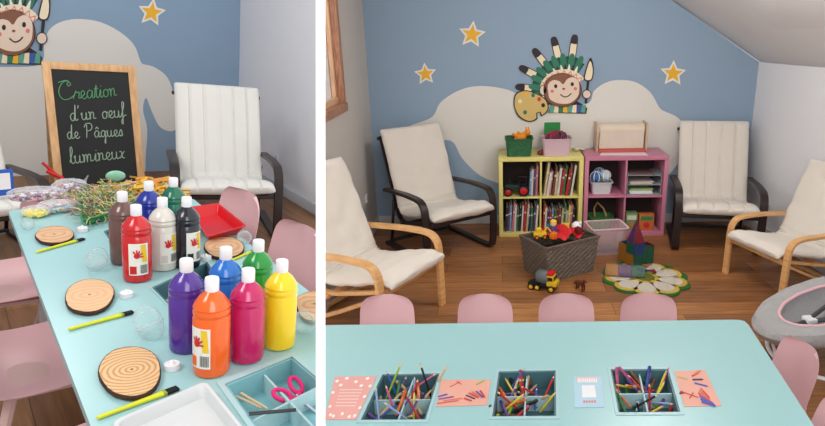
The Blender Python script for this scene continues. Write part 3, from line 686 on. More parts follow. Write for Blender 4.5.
q = MB(); q.lathe([(.03,-.02),(.034,0),(.022,.05),(.014,.06)],16); q.tube([(-.015,0,.045),(-.05,-.01,.02)],[.009,.007]); q.tube([(.015,0,.045),(.045,-.02,.03)],[.009,.007]); q.build('body', C('figure_purple',(84,50,110)), fg)
q = MB(); q.sph((0,0,.085),(.026,.025,.028)); q.build('head', C('figure_head',(226,210,190)), fg)
q = MB(); q.sph((0,.0,.1),(.027,.027,.016)); q.build('hat', M_yelp, fg)
for k,(x,y,nm,mm,lb) in enumerate(((.10,.05,'toy_block',M_yelp,'yellow toy block behind the red cloth in the wicker basket'),(-.12,-.08,'toy_block',M_org,'orange toy block at the near rim of the wicker basket'),(.12,-.09,'toy_block',C('toy_maroon',(110,24,30)),'maroon toy block at the near right rim of the wicker basket'),(-.02,.09,'toy_block',C('toy_teal',(40,110,120)),'teal toy block at the far rim of the wicker basket'))):
    q = MB(); q.box((-.03,-.02,-.02),(.03,.02,.025),0,.005)
    for xx in (-.015,.015): q.lathe([(.008,.025),(.008,.032),(.0,.032)],10,M=Matrix.Translation((xx,0,0)))
    solo(q,nm,mm,toyloc(x,y,bh+.05),lb,'toy block',k)
# toy dump truck
tk = RR.z(544,289,0)
tr = thing('toy_dump_truck', (tk.x, tk.y, .0005), 'yellow and grey toy mixer truck parked in front of the wicker basket', 'toy truck', R(-22))
q = MB(); q.box((-.12,-.035,.03),(.10,.035,.05),0,.004); q.build('chassis', M_blk, tr)
q = MB(); q.box((.03,-.045,.045),(.11,.045,.085),0,.008).box((.03,-.042,.085),(.085,.042,.13),0,.01); q.build('cab', M_yelp, tr)
q = MB(); q.box((.086,-.034,.09),(.088,.034,.118)); q.box((.04,-.0435,.092),(.078,-.0425,.118)); q.build('windows', M_blk, tr)
q = MB(); q.box((.03,-.04,.13),(.08,.04,.15),0,.006); q.build('roof_light', M_red, tr)
q = MB(); q.lathe([(.015,-.12),(.04,-.10),(.055,-.05),(.05,.0),(.03,.02)],18,M=Matrix.Translation((0,0,.105)) @ Matrix.Rotation(PI/2+.15,4,'Y') @ Matrix.Rotation(PI,4,'X')) ; q.build('drum', C('truck_grey',(96,104,104)), tr, xf=Matrix.Translation((-.045,0,0)))
for x in (-.09,-.04,.07):
    for y in (-.045,.045): q = MB(); wheel(q,(x,y,.026),.026,.02); q.build('wheel',[M_blk,M_yelp],tr)
# toy horse
hp = RR.z(580,290,0)
q = MB(); q.tube([(-.035,0,.055),(0,0,.058),(.035,0,.06)],[.016,.018,.017]); q.tube([(.03,0,.06),(.05,0,.09),(.052,0,.095)],[.013,.01,.01]); q.tube([(.045,0,.098),(.075,0,.088)],[.012,.007])
for x in (-.035,.035):
    for y in (-.01,.01): q.tube([(x,y,.055),(x+.006,y,.03),(x,y,.0)],[.009,.006,.006])
q.tube([(-.05,0,.06),(-.07,0,.03)],[.005,.008])
solo(q,'toy_horse',C('toy_horse_brown',(96,44,26)),(hp.x,hp.y,.0005),'small brown toy horse on the floor right of the toy truck','toy animal',R(-60),s=1.0)
# clear plastic bin
bp = RR.z(606,253,0)
o = tub('clear_storage_bin', (bp.x, bp.y+.04, .0005), .31,.24,.25, M_clearpk, 'translucent pinkish plastic bin between the wicker basket and the flower rug', 'storage bin', taper=.82, rz=R(8), mr=C('bin_rim_pink',(222,196,196)), rim=.014)
q = MB(); q.box((-.1,-.07,.01),(.1,.07,.045),0,.02); solo(q,'folded_cloth',C('grey_cloth',(90,86,104)),(bp.x,bp.y+.04,.003),'grey folded cloth lying at the bottom of the translucent bin','cloth',R(8))
# wall sockets
def socket(p, ax_, label):
    root = thing('wall_socket', p, label, 'wall socket', M=Matrix.Rotation(ax_,4,'Z'))
    q = MB(); q.box((-.04,-.010,-.04),(.04,-.0005,.04),0,.004); q.build('cover_plate', M_wht, root)
    q = MB(); q.lathe([(.024,0),(.022,.003),(.001,.003)],18,M=Matrix.Translation((0,-.010,0)) @ Matrix.Rotation(PI/2,4,'X')); q.build('socket_face', C('socket_grey',(196,196,198)), root)
p = RR.x(366,198,XL); socket((XL,p.y,p.z), R(90), 'white round wall socket low on the grey wall left of the black armchair')
p = wall_r(770,207); socket((p.x-.004,p.y,p.z), R(-90), 'white wall socket low on the white wall behind the birch armchair')

# ---------------------------------------------------------------- baby bouncer
bb = RR.z(812,312,.30)
bo = thing('baby_bouncer', (bb.x+.13, bb.y+.03, 0.0005), 'grey quilted baby bouncer with pink trim and white wire base', 'baby bouncer', R(12))
M_gq = mat('grey_quilted_fabric', (166,164,164), .9, bump=.6, bscale=25, var=.08); M_gi = mat('bouncer_inner_grey', (150,148,150), .9, bump=.4, bscale=30); M_pt = C('bouncer_pink_piping',(226,180,186))
rows = []; inner = []
TIL = Matrix.Translation((0,0,.30)) @ Matrix.Rotation(R(-14),4,'Y')
for i,(k,z) in enumerate(((.78,-.07),(.92,-.05),(1.0,-.015),(1.02,.02),(.97,.05),(.86,.062),(.74,.055),(.66,.04))):
    rows.append([TIL @ Vector((.47*k*math.cos(t)*(1 if math.cos(t) > 0 else 1.0), .29*k*math.sin(t)*(1+.012*math.cos(14*t)), z)) for t in [2*PI*j/56 for j in range(56)]])
q = MB(); q.grid(rows,0,closed=True); q.add(rows[0],[list(range(56))[::-1]],0,True); q.build('padded_rim', M_gq, bo)
q = MB(); q.tube(rows[-1], .010, 6, closed=True); q.build('piping', M_pt, bo)
rows = [[TIL @ Vector((.47*k*math.cos(t), .29*k*math.sin(t), z)) for t in [2*PI*j/56 for j in range(56)]] for k,z in ((.66,.04),(.58,-.01),(.42,-.06),(.2,-.085),(.01,-.09))]
q = MB(); q.grid(rows,0,closed=True); q.build('seat_pad', M_gi, bo)
q = MB(); q.sph(TIL @ Vector((.20,.0,.0)),(.12,.11,.035),0,18); q.build('head_pillow', C('bouncer_white',(232,226,226), bump=.3), bo)
for sy in (-1,1):
    q = MB(); q.tube([TIL @ Vector(p) for p in ((.12,sy*.10,-.02),(.0,sy*.07,-.025),(-.12,sy*.02,-.02))],.014,6); q.build('harness_strap', C('strap_grey_light',(70,70,76)), bo)
q = MB(); q.box((-.17,-.035,.235),(-.11,.035,.265),0,.01); q.build('buckle', C('buckle_white',(226,226,228)), bo)
q = MB(); q.tube([TIL @ Vector(p) for p in ((-.12,0,-.02),(-.22,0,-.03),(-.30,0,0))],.02,6); q.build('crotch_strap', C('strap_dark',(60,60,64)), bo)
q = MB(); q.tube(smooth([(.42,.22,.02),(.1,.28,.012),(-.2,.24,.012),(-.32,.0,.012),(-.2,-.24,.012),(.1,-.36,.012),(.42,-.30,.02)],8),.012,8); q.tube(smooth([(-.40,.0,.24),(-.36,.0,.12),(-.32,0,.012)],6),.009,8)
q.tube(smooth([(.42,.22,.02),(.46,.1,.2),(.46,0,.33)],6),.009,8); q.tube(smooth([(.42,-.30,.02),(.46,-.1,.2),(.46,0,.33)],6),.009,8); q.build('wire_base', M_wht, bo)
# ---------------------------------------------------------------- pink shell chair (used in both rooms)
def shell_chair(loc, rz, s, label, group=None):
    s = s if isinstance(s, tuple) else (s, s, s)
    root = thing('shell_chair', loc, label, 'chair', rz, group)
    SX = Matrix.Diagonal((*s, 1))
    prof = smooth([(0,-.185,.325),(0,-.175,.342),(0,-.12,.338),(0,0,.325),(0,.09,.328),(0,.145,.36),(0,.170,.42),(0,.19,.52),(0,.205,.60),(0,.212,.655)], 4)
    _e = prof[-1]; _d = prof[-2]; prof = prof[:-4]+smooth([prof[-4], prof[-3], _d, _e], 4)
    N = len(prof); rows = []; K = 20
    for i, p in enumerate(prof):
        v = i/(N-1); w = .19 - .028*max(0,(v-.45))/.55
        tt_ = max(0, (p.z-.54)/.115) if p.y > .1 else 0
        if tt_ > 0: w *= 1-.42*(1-math.sqrt(max(0, 1-min(1, tt_)**3.2)))
        if v < .10: w *= (.80+.20*(v/.10)**.5)
        curl = .045*(1-v*.3)*min(1, v*4+.25); row = []
        for k in range(K+1):
            uu = -1+2*k/K; x = w*math.sin(uu*PI/2)*1.0 if 0 else w*uu
            seat = max(0, min(1, (.55-v)/.2)); c_ = curl*abs(uu)**2.6
            row.append(p+Vector((x, -c_*(1-seat)*1.3, c_*seat*.9+c_*.2)))
        rows.append(row)
    bm = bmesh.new(); vs = [[bm.verts.new(p) for p in r] for r in rows]
    for i in range(N-1):
        for k in range(K): bm.faces.new((vs[i][k], vs[i][k+1], vs[i+1][k+1], vs[i+1][k]))
    bmesh.ops.solidify(bm, geom=bm.faces[:], thickness=.007)
    q = MB(); q.bm(bm, 0, True); q.build('seat_shell', M_pink, root, SX)
    for x in (-1, 1):
        for y in (-1, 1):
            q = MB(); q.tube([(x*.085, y*.075+.0, .328),(x*.165, y*.165, .0)], [.014,.009], 8); q.build('leg', M_pinkleg, root, SX)
    q = MB(); q.box((-.10,-.09,.312),(.10,.09,.326),0,.004); q.build('seat_support', M_pinkleg, root, SX)
    return root

def bowtie(mb, a, b): pass
def inset_tray(name, rm, quad, zt, depth, label, group=None, div=(True, True), wall=.006, rim=.012, nx=.5, ny=.5, m=None):
    P = [rm.z(px, py, zt) for px, py in quad]       # far-left, far-right, near-right, near-left
    c = sum(P, Vector())/4; c.z = zt
    root = thing(name, (c.x, c.y, zt-depth), label, 'organizer tray', 0, group)
    Lc = [Vector((p.x-c.x, p.y-c.y, 0)) for p in P]
    def at(s, t): return Lc[0].lerp(Lc[1], s).lerp(Lc[3].lerp(Lc[2], s), t)
    m = m or M_aqua_d
    def wallq(mb, a, b, off, h0, h1):
        d = (b-a).normalized(); nn = Vector((-d.y, d.x, 0))*off
        V = [a-nn, b-nn, b+nn, a+nn]; mb.add([Vector((v.x,v.y,h0)) for v in V]+[Vector((v.x,v.y,h1)) for v in V], [(0,3,2,1),(4,5,6,7),(0,1,5,4),(1,2,6,5),(2,3,7,6),(3,0,4,7)])
    q = MB(); q.plate([(p.x,p.y) for p in Lc], z1=.006, z0=0.0)
    for a_, b_ in ((0,1),(1,2),(2,3),(3,0)):
        cc = lambda p: p*(1-.008/ p.length)
        wallq(q, cc(Lc[a_]), cc(Lc[b_]), wall/2, .004, depth-.001)
    q.build('tray_body', m, root)
    for on, (a_, b_) in zip(div, ((at(nx,0),at(nx,1)),(at(0,ny),at(1,ny)))):
        if on: q = MB(); wallq(q, a_.lerp(b_,.02), b_.lerp(a_,.02), .003, .005, depth*.8); q.build('divider', M_aqua_l, root)
    q = MB(); outer = [(p*(1+rim/p.length*1.3)) for p in Lc]; 
    q.plate([(p.x,p.y) for p in outer], [[(p.x*.985,p.y*.985) for p in Lc]], z1=depth+.003, z0=depth+.0004); q.build('rim', M_aqua_l, root)
    return root, at, c, depth

# ---------------------------------------------------------------- aqua table of the play corner
TZ = .60
def rc_(rm, pts, z): return [(rm.z(px,py,z).x, rm.z(px,py,z).y) for px, py in pts]
trays = {'A': [(382,374.5),(440,373.5),(426,420.5),(360,421)], 'B': [(498.5,371.5),(556,370.5),(556.5,417),(491.5,417.5)], 'C': [(610,369.5),(668.5,369),(681,413),(618,413.5)]}
tb = thing('craft_table', (0.2,2.0,0), 'large aqua table with three sunken pencil trays, in front of the play corner', 'table')
def off(pts): return [(x-.2, y-2.0) for x, y in pts]
fl, fr, nr, nl = rc_(RR, [(290,325.6),(745,319.5),(870,512),(255,512)], TZ)
c1 = Vector((fr[0],fr[1],0)); dl = (Vector((fl[0],fl[1],0))-c1).normalized(); dn = (Vector((nr[0],nr[1],0))-c1).normalized()
corner = [c1+dl*.06, c1+dl*.025+dn*.004, c1+dl*.007+dn*.016, c1+dn*.05]
q = MB(); q.plate(off([fl]+[(p.x,p.y) for p in corner]+[nr,nl]), [off(rc_(RR, t, TZ)) for t in trays.values()], z1=TZ, z0=TZ-.028); q.build('tabletop', M_aqua, tb)
q = MB(); ins = .10
q.box((-.95,-.30,TZ-.10),(.80,-.28,TZ-.029)).box((-.95,.50,TZ-.10),(.80,.52,TZ-.029)); q.build('apron', C('table_apron_aqua',(120,170,175)), tb)
for x, y in ((-.92,.48),(.80,.48),(-.92,-.26),(.80,-.26)): q = MB(); q.box((x-.03,y-.03,0),(x+.03,y+.03,TZ-.03),0,.004); q.build('leg', C('table_leg_white',(210,212,212)), tb)

pcols = [('red',(190,40,40)),('orange',(222,110,40)),('yellow',(226,200,60)),('green',(40,120,60)),('blue',(50,80,160)),('purple',(96,66,140)),('pink',(206,90,140)),('natural wood',(206,176,130)),('brown',(120,74,46)),('black',(30,30,34)),('pale blue',(130,160,200)),('lime green',(150,180,60))]
def pencil(loc, d, ci, L, kind, where, grp):
    n, c = pcols[ci]; d = Vector(d).normalized(); M = d.to_track_quat('Z','Y').to_matrix().to_4x4()
    r = .0042 if kind == 'pencil' else .0062
    root = thing('colour_pencil' if kind == 'pencil' else 'felt_tip_pen', loc, f'{n} {"pencil" if kind=="pencil" else "felt tip pen"} {where}', 'pencil' if kind == 'pencil' else 'pen', 0, f'{n} {kind}s {grp}', M=M)
    if kind == 'pencil':
        q = MB(); q.lathe([(.0005,0),(r,0),(r,L*.88)],6); q.build('barrel', C('pencil_'+n,c,rough=.35), root)
        q = MB(); q.lathe([(r,L*.88),(r*.35,L*.97)],6); q.build('wood_cone', C('pencil_cone_wood',(222,190,148)), root)
        q = MB(); q.lathe([(r*.35,L*.97),(.0003,L)],6); q.build('lead', C('pencil_'+n,c,rough=.35), root)
    else:
        q = MB(); q.lathe([(.0005,0),(r,.002),(r,L*.7)],8); q.build('barrel', C('felt_'+n,c,rough=.3), root)
        q = MB(); q.lathe([(r*1.12,L*.7),(r*1.12,L*.96),(r*.6,L),(0.0003,L)],8); q.build('cap', C('felt_cap_'+n,[min(255,v*.85) for v in c],rough=.3), root)
    return root
spec = [('A','in the left pencil tray','left', [7,5,5,10,8,7,1,0,5,10,7,6,3,2,9,4], [((384,404),(402,361),11),((427,399),(448,365),7),((432,400),(420,363),9)]),
        ('B','in the middle pencil tray','middle', [8,7,1,0,6,3,5,0,7,8,9,2,11,5,0,4], [((540,412),(556,392),2)]),
        ('C','in the right pencil tray','right', [3,2,4,1,0,6,5,10,11,2,8,0,7,3,6,9], [])]
for key, wh, grp, seq, ups in spec:
    root, at, c, dp = inset_tray('pencil_tray', RR, trays[key], TZ, .085, f'dark aqua divided tray of pencils sunk in the table, the {grp} one of three' , None, (True, True), nx=.5 if key != 'A' else .55)
    rng = random.Random(ord(key)*3)
    hw = .20
    for k in range(34):
        s_, t_2 = rng.uniform(.10,.9), rng.uniform(.12,.90)
        b0 = at(s_, t_2); e_ = at(min(.96,max(.04,s_+rng.uniform(-.42,.42))), min(.9,max(.04,t_2+rng.uniform(-.5,.25))))
        p0_ = Vector((c.x+b0.x, c.y+b0.y, TZ-dp+.010+.010*(k%4)))
        dd = Vector((e_.x-b0.x, e_.y-b0.y, rng.uniform(.01,.075))); L_ = dd.length
        if L_ < .10: dd *= .10/L_; L_ = .10
        if L_ > .175: L_ = .175
        pencil(p0_, dd, seq[k % len(seq)], L_, 'pencil' if k % 2 else 'felt_pen', wh, grp)
    for (b_, t2, ci) in ups:
        pb = RR.z(b_[0], b_[1], TZ-dp+.012)
        # tip on the photograph's line, leaning away from the viewer
        tpnt = RR.y(t2[0], t2[1], pb.y+.008)
        dd = tpnt-pb; o = pencil(pb, dd, ci, min(.2, dd.length), 'pencil', 'standing tall out of the '+grp+' tray', 'standing in the '+grp+' tray')
# printed mats and card (flat sheets)
def sheet(name, rm, quad, z, cols, label, cat, marks):
    P = [rm.z(px,py,z) for px,py in quad]; c = sum(P, Vector())/4
    q = MB(); q.plate([(p.x-c.x,p.y-c.y) for p in P], z1=.0012, z0=0.0)
    L_ = [p-c for p in P]
    def at(s,t): return L_[0].lerp(L_[1],s).lerp(L_[3].lerp(L_[2],s),t)
    def mk(pts, mi, l=0): q.plate([(at(*p).x, at(*p).y) for p in pts], z1=.0016+.0003*l, mi=mi)
    marks(mk)
    return solo(q, name, cols, (c.x,c.y,z+.0008), label, cat)
def el(s,t,a,b,n=12): return [(s+a*math.cos(2*PI*k/n), t+b*math.sin(2*PI*k/n)) for k in range(n)]
M_coral = C('mat_coral',(226,162,154)); M_peach = C('mat_peach',(226,166,148)); M_paperw = C('print_white',(240,228,222))
def m1(mk):
    for k,(s,t) in enumerate(((.08,.12),(.3,.05),(.55,.14),(.8,.06),(.95,.25),(.05,.4),(.93,.5),(.07,.72),(.95,.75),(.25,.93),(.5,.88),(.75,.94),(.9,.92),(.15,.9),(.2,.22),(.72,.24))): mk(el(s,t,.045,.035),1)
    for r_ in range(6):
        for k in range(9): s = .22+.065*k+.01*(r_%2); mk([(s,.33+.075*r_),(s+.04,.32+.075*r_),(s+.045,.335+.075*r_),(s+.005,.35+.075*r_)],1)
sheet('printed_placemat', RR, [(335,377),(377,376.5),(356,420),(324.5,420)], TZ, [M_coral, M_paperw], 'coral placemat with white dots and small white script, far left on the table', 'placemat', m1)
def pens(lst):
    def f(mk):
        for ii,(s,t,an,L,w,mi) in enumerate(lst):
            c_, s_ = math.cos(R(an)), math.sin(R(an)); d = (c_*L, s_*L*1.1); n = (-s_*w, c_*w*1.3)
            a_ = (s,t); b_ = (s+d[0], t+d[1]); mk([(a_[0]-n[0],a_[1]-n[1]),(b_[0]-n[0],b_[1]-n[1]),(b_[0]+n[0]*.2+d[0]*.15,b_[1]+n[1]*.2+d[1]*.15),(b_[0]+n[0],b_[1]+n[1]),(a_[0]+n[0],a_[1]+n[1])],mi,ii*.6)
    return f
PMs = [C('print_red',(200,60,60)),C('print_blue',(70,80,170)),C('print_purple',(120,80,160)),C('print_green',(150,180,80)),C('print_dark',(50,50,80)),C('print_orange',(226,110,60)),C('print_pink',(226,110,150))]
sheet('printed_placemat', RR, [(441,380),(491,380),(487,405.5),(436.5,407)], TZ, [M_peach]+PMs, 'peach placemat printed with coloured pens, between the left and middle trays', 'placemat', pens([(.2,.3,-45,.25,.012,1),(.32,.08,45,.14,.012,1),(.02,.75,-15,.28,.02,3),(.0,.9,-10,.4,.012,1),(.0,.66,-25,.18,.02,2),(.72,.22,-45,.2,.02,4),(.55,.62,35,.22,.018,5),(.6,.54,40,.25,.018,1),(.66,.5,45,.28,.018,6),(.74,.48,55,.26,.018,2),(.82,.46,65,.25,.018,1),(.52,.74,30,.18,.018,1),(.12,.82,-12,.35,.012,6)]))
sheet('printed_placemat', RR, [(674,371.5),(705,370.5),(721.5,406),(684.5,407)], TZ, [M_peach]+PMs, 'peach placemat printed with pens, right of the right pencil tray', 'placemat', pens([(.05,.18,15,.28,.014,4),(.5,.18,-20,.25,.02,1),(.48,.28,0,.3,.02,5),(.5,.38,15,.34,.02,2),(.6,.12,-20,.24,.02,6),(.05,.62,20,.4,.014,1),(.2,.8,-40,.2,.014,1),(.55,.58,50,.3,.02,6),(.5,.66,42,.38,.02,1),(.5,.74,35,.36,.025,3),(.5,.82,28,.34,.03,2),(.5,.9,15,.3,.03,2),(.62,.54,60,.26,.02,1)]))
def m2(mk):
    mk([(.12,.2),(.86,.2),(.86,.02),(.12,.02)],2)
    for k in range(11): s = .14+.066*k; mk([(s,.21),(s+.05,.21),(s+.045,.05+.03*(k%2)),(s+.005,.05+.03*((k+1)%2))],1,1)
    mk([(.28,.30),(.74,.30),(.76,.70),(.28,.70)],1)
    for k in range(5): s = .30+.09*k; mk([(s,.80),(s+.07,.79),(s+.06,.87),(s+.01,.88)],3,1)
sheet('info_card', RR, [(573.5,377),(601,377),(604.5,407.5),(574.5,408)], TZ, [C('card_pale_blue',(176,206,222)), C('card_white',(232,232,234)), C('card_head_pink',(226,186,186)), C('card_red',(214,130,120))], 'pale blue information card with a white square in its middle, lying between two pencil trays', 'card', m2)

# chairs beyond and beside the table
lbl = ['pink shell chair behind the table, first from the left', 'pink shell chair behind the table, below the yellow shelf', 'pink shell chair behind the table, in front of the toy truck', 'pink shell chair behind the table, in front of the flower rug']
for k, px in enumerate((389,484,565,645)):
    p = RR.y(px, 305, 2.90); shell_chair((p.x, 2.90-.21, 0), R(random.uniform(-3,3)), (.80,1,.885), lbl[k])
p = RR.z(784,364,.5); shell_chair((p.x-.10, p.y-.02, 0), R(-83), (.78,1,.89), 'pink shell chair at the right end of the table, beside the baby bouncer')
p = RR.z(825,434,.5); shell_chair((p.x-.10, p.y-.0, 0), R(-88), (.8,1,.89), 'pink shell chair at the lower right corner of the photo, nearest the viewer')
# ================================================================== ROOM TWO: craft table (left half)
CUR = LL
LX, LY = LL.x(315,213,0).x if False else LL.z(293,201,0).x, 6.80
slab_poly('floor', [(-3.2,.6,0),(LX+.05,.6,0),(LX+.05,LY+.05,0),(-3.2,LY+.05,0)], floor_mat('oak_plank_floor_craft_room', (158,112,70), (130,88,54), PI/2), (0,0,-.05))
slab_poly('wall_back', [(-3.2,LY,0),(LX+.05,LY,0),(LX+.05,LY,3.2),(-3.2,LY,3.2)], mat('painted_blue_wall_craft_room', (140,164,188), .8, var=.03), (0,.06,0))
slab_poly('wall_right', [(LX,.9,0),(LX,LY,0),(LX,LY,3.2),(LX,.9,3.2)], M_white_wall, (.06,0,0))
mb = MB(); mb.box((LX-.018,1.0,0),(LX-.001,LY-.02,.10),0,.004); struct(mb.build('baseboard_right', M_base))
wbL = [o for o in bpy.data.objects if o.name.startswith('wall_back')][-1]
a2_ = Art(LL, LY)
mb = MB()
a2_.poly(mb, [(-60,66),(0,67),(40,64),(44,42),(50,29),(62,21.5),(79,19),(100,22),(120,32),(134,45),(140,60),(143,64),(154,67),(167,77),(174,95),(180,120),(173,131),(160,127),(152,112),(146,98),(143,110),(147,128),(146,150),(140,190),(100,215),(-60,230)], 0)
mb.build('painted_clouds', M_cloud, wbL)
a3_ = Art(LL, LY); star(a3_, 151.5, 12.5, 12, .15, 'yellow star with white outline above the chalkboard, in the craft room')
monkey(Art(LL, LY, lambda p: (14+(p[0]-564)*1.22, 30+(p[1]-88)*1.36)), True, 'painted monkey face with a raised paint brush, at the top left corner above the easel')

# ---------------------------------------------------------------- easel chalkboard
# board plane leans back; corners from the photograph's board on a plane in front of the wall
bb0 = LL.z(60,200,0)
yB = 5.0
P_tl, P_tr, P_br, P_bl = LL.y(41,62.5,yB+.16), LL.y(133,61,yB+.16), LL.y(146,190,yB), LL.y(55,190,yB)
ux = ((P_tr-P_tl)+(P_br-P_bl)).normalized(); up_ = ((P_tl-P_bl)+(P_tr-P_br)).normalized(); up_ = (up_-ux*up_.dot(ux)).normalized()
wB = ((P_tr-P_tl).length+(P_br-P_bl).length)/2; hB = (P_tl-P_bl).length
nB = ux.cross(up_)
ctr = (P_bl+P_br)/2
# extend the legs down to the floor
ext = ctr.z/up_.z; orig = ctr-up_*ext; H_ = ext+hB*1.035
EM = Matrix.Translation(orig) @ Matrix((( ux.x, nB.x, up_.x, 0),(ux.y, nB.y, up_.y, 0),(ux.z, nB.z, up_.z, 0),(0,0,0,1)))
if nB.y > 0: pass
sgn = 1 if nB.y < 0 else -1      # +1: local +y faces the viewer
es = thing('chalkboard_easel', (0,0,0), 'wooden framed easel with a black chalkboard and green chalk handwriting', 'easel', M=EM)
M_ew = wood_mat('easel_wood', (176,132,86), (206,164,116), (9,9,2))
fw = .05; z0_ = ext-.30; 
for x in (-wB/2, wB/2-fw): q = MB(); q.box((x,-.012,.0),(x+fw,.012,H_),0,.004); q.build('frame_leg', M_ew, es)
q = MB(); q.box((-wB/2+fw,-.012,H_-fw),(wB/2-fw,.012,H_),0,.004); q.build('top_rail', M_ew, es)
q = MB(); q.box((-wB/2+fw,-.012,z0_),(wB/2-fw,.012,z0_+fw),0,.004); q.build('bottom_rail', M_ew, es)
q = MB(); q.box((-wB/2+fw,-.004,z0_+fw),(wB/2-fw,.004,H_-fw)); board = q.build('chalkboard', mat('slate_black', (30,32,32), .8, var=.25, vscale=5), es)
for x in (-1,1):
    q = MB(); s_ = -sgn; q.add([Vector((x*(wB/2-.03)+dx, y, z)) for dx in (-.02,.02) for (y,z) in ((s_*.014,H_-.05),(s_*.04,H_-.05),(s_*.50,.10),(s_*.47,.10))], [(0,1,2,3),(7,6,5,4),(0,4,5,1),(1,5,6,2),(2,6,7,3),(3,7,4,0)]); q.build('rear_leg', M_ew, es)
q = MB(); q.tube([(-wB/2-.04,sgn*.03,ext+.16),(-wB/2+.05,sgn*.03,ext+.10)],.013); q.tube([(-wB/2-.06,sgn*.03,ext+.22),(-wB/2+.02,sgn*.03,ext+.12)],.010); q.build('red_hinge_strap', M_red, es)
# handwriting: each glyph is a list of strokes in (x, y), x-height 1
G = {
 'C': (1.6, [[(1.5,1.9),(1.2,2.3),(.7,2.2),(.25,1.5),(.2,.7),(.6,.1),(1.2,.15),(1.7,.5)], [(1.5,1.9),(1.25,1.7),(1.1,2.0),(1.3,2.25),(.9,2.4),(.2,2.2)]]),
 'r': (.75, [[(0,.1),(.3,.9),(.35,1.05),(.45,.8),(.7,.85),(.6,.2),(.8,.1)]]),
 'e': (.7, [[(0,.15),(.45,.5),(.5,.85),(.3,1),(.12,.6),(.25,.1),(.5,.0),(.75,.25)]]),
 'a': (.85, [[(.65,.85),(.35,1),(.08,.6),(.2,.05),(.5,.2),(.68,.9),(.62,.3),(.7,.02),(.95,.2)]]),
 't': (.55, [[(0,.2),(.3,1.6),(.22,.3),(.35,0),(.6,.2)], [(.0,1.1),(.5,1.15)]]),
 'i': (.4, [[(0,.2),(.2,1),(.15,.2),(.25,0),(.45,.2)], [(.25,1.35),(.27,1.45)]]),
 'o': (.75, [[(.4,1),(.1,.7),(.15,.1),(.45,.05),(.62,.5),(.45,1),(.55,.8),(.8,.85)]]),
 'n': (.85, [[(0,.9),(.12,1),(.15,0),(.2,.7),(.42,1),(.56,.8),(.56,.15),(.85,.15)]]),
 'd': (.9, [[(.62,.85),(.35,1),(.08,.6),(.2,.05),(.5,.2),(.72,2.1),(.62,.3),(.72,.02),(.95,.2)]]),
 "'": (.4, [[(.2,2.0),(.1,1.6)]]),
 'u': (.9, [[(0,.7),(.12,1),(.1,.3),(.3,.02),(.55,.3),(.62,1),(.6,.3),(.7,.02),(.95,.2)]]),
 'f': (.6, [[(0,.2),(.4,1.6),(.35,2.1),(.2,1.9),(.2,.5),(.15,-.9),(.0,-.6),(.3,.1),(.65,.3)]]),
 'P': (1.2, [[(.35,2.0),(.3,1),(.2,0)],[(0,1.6),(.3,2.15),(.9,2.1),(1.0,1.5),(.7,1.1),(.3,1.1)]]),
 'q': (.85, [[(.65,.85),(.35,1),(.08,.6),(.2,.05),(.5,.2),(.66,.95),(.6,-.9),(.5,-.7),(.7,.0),(.9,.2)]]),
 's': (.6, [[(0,.1),(.35,1.05),(.5,.5),(.4,.05),(.1,.1),(.6,.15)]]),
 'l': (.5, [[(0,.2),(.35,1.5),(.3,2.1),(.15,1.8),(.15,.4),(.3,0),(.55,.2)]]),
 'm': (1.3, [[(0,.9),(.12,1),(.15,0),(.25,.8),(.42,1),(.5,.7),(.5,0),(.6,.8),(.78,1),(.9,.8),(.9,.1),(1.2,.2)]]),
 'x': (.8, [[(.05,.9),(.3,.9),(.4,.1),(.65,.1)],[(.65,.95),(.35,.5),(.1,.05)]]),
 '^': (0, [[(-.6,1.25),(-.4,1.55),(-.2,1.25)]]),
 ' ': (.7, []),
}
def write(text, x, z, sc_, slope=0, rad=.0045):
    q = MB(); sx = -1 if sgn > 0 else 1
    cx = 0
    for ch in text:
        w, strokes = G[ch]
        for st in strokes:
            pts = smooth([((x+(cx+px)*sc_), sgn*.0065, z+py*sc_+(x*0+(cx+px)*sc_)*slope) for px, py in st], 4)
            if len(pts) > 1: q.tube(pts, rad, 5)
        cx += w
    return q, cx*sc_
M_chalk = C('green_chalk', (84,138,98), rough=1); M_chalk2 = C('pale_green_chalk', (140,160,140), rough=1)
flip_ = ux.x < 0
zb = lambda py: None
def bpos(px, py):         # photo point -> board coordinates
    r = LL.M @ ray(px, py); O = EM.to_translation(); n = nB; t = (O-LL.eye).dot(n)/r.dot(n); h = LL.eye + r*t - O
    return h.dot(ux), h.dot(up_)
for txt, (x0p, y0p), (x1p, _), m_ in (('Creation',(58,101),(117,96),M_chalk),("d'un oeuf",(70,121),(126,117),M_chalk2),('de P aques',(67,139),(123,136),M_chalk2),('lumineux',(70,164),(126,158),M_chalk2)):
    bx0, bz0 = bpos(x0p, y0p); bx1, bz1 = bpos(x1p, _)
    if txt == 'de P aques': txt = 'de Pa^ques'
    W_ = sum(G[c][0] for c in txt); sc_ = (bx1-bx0)/W_*1.0
    q, w = write(txt, bx0, bz0, sc_, (bz1-bz0)/(bx1-bx0), .0034); q.build('chalk_writing', m_, es)

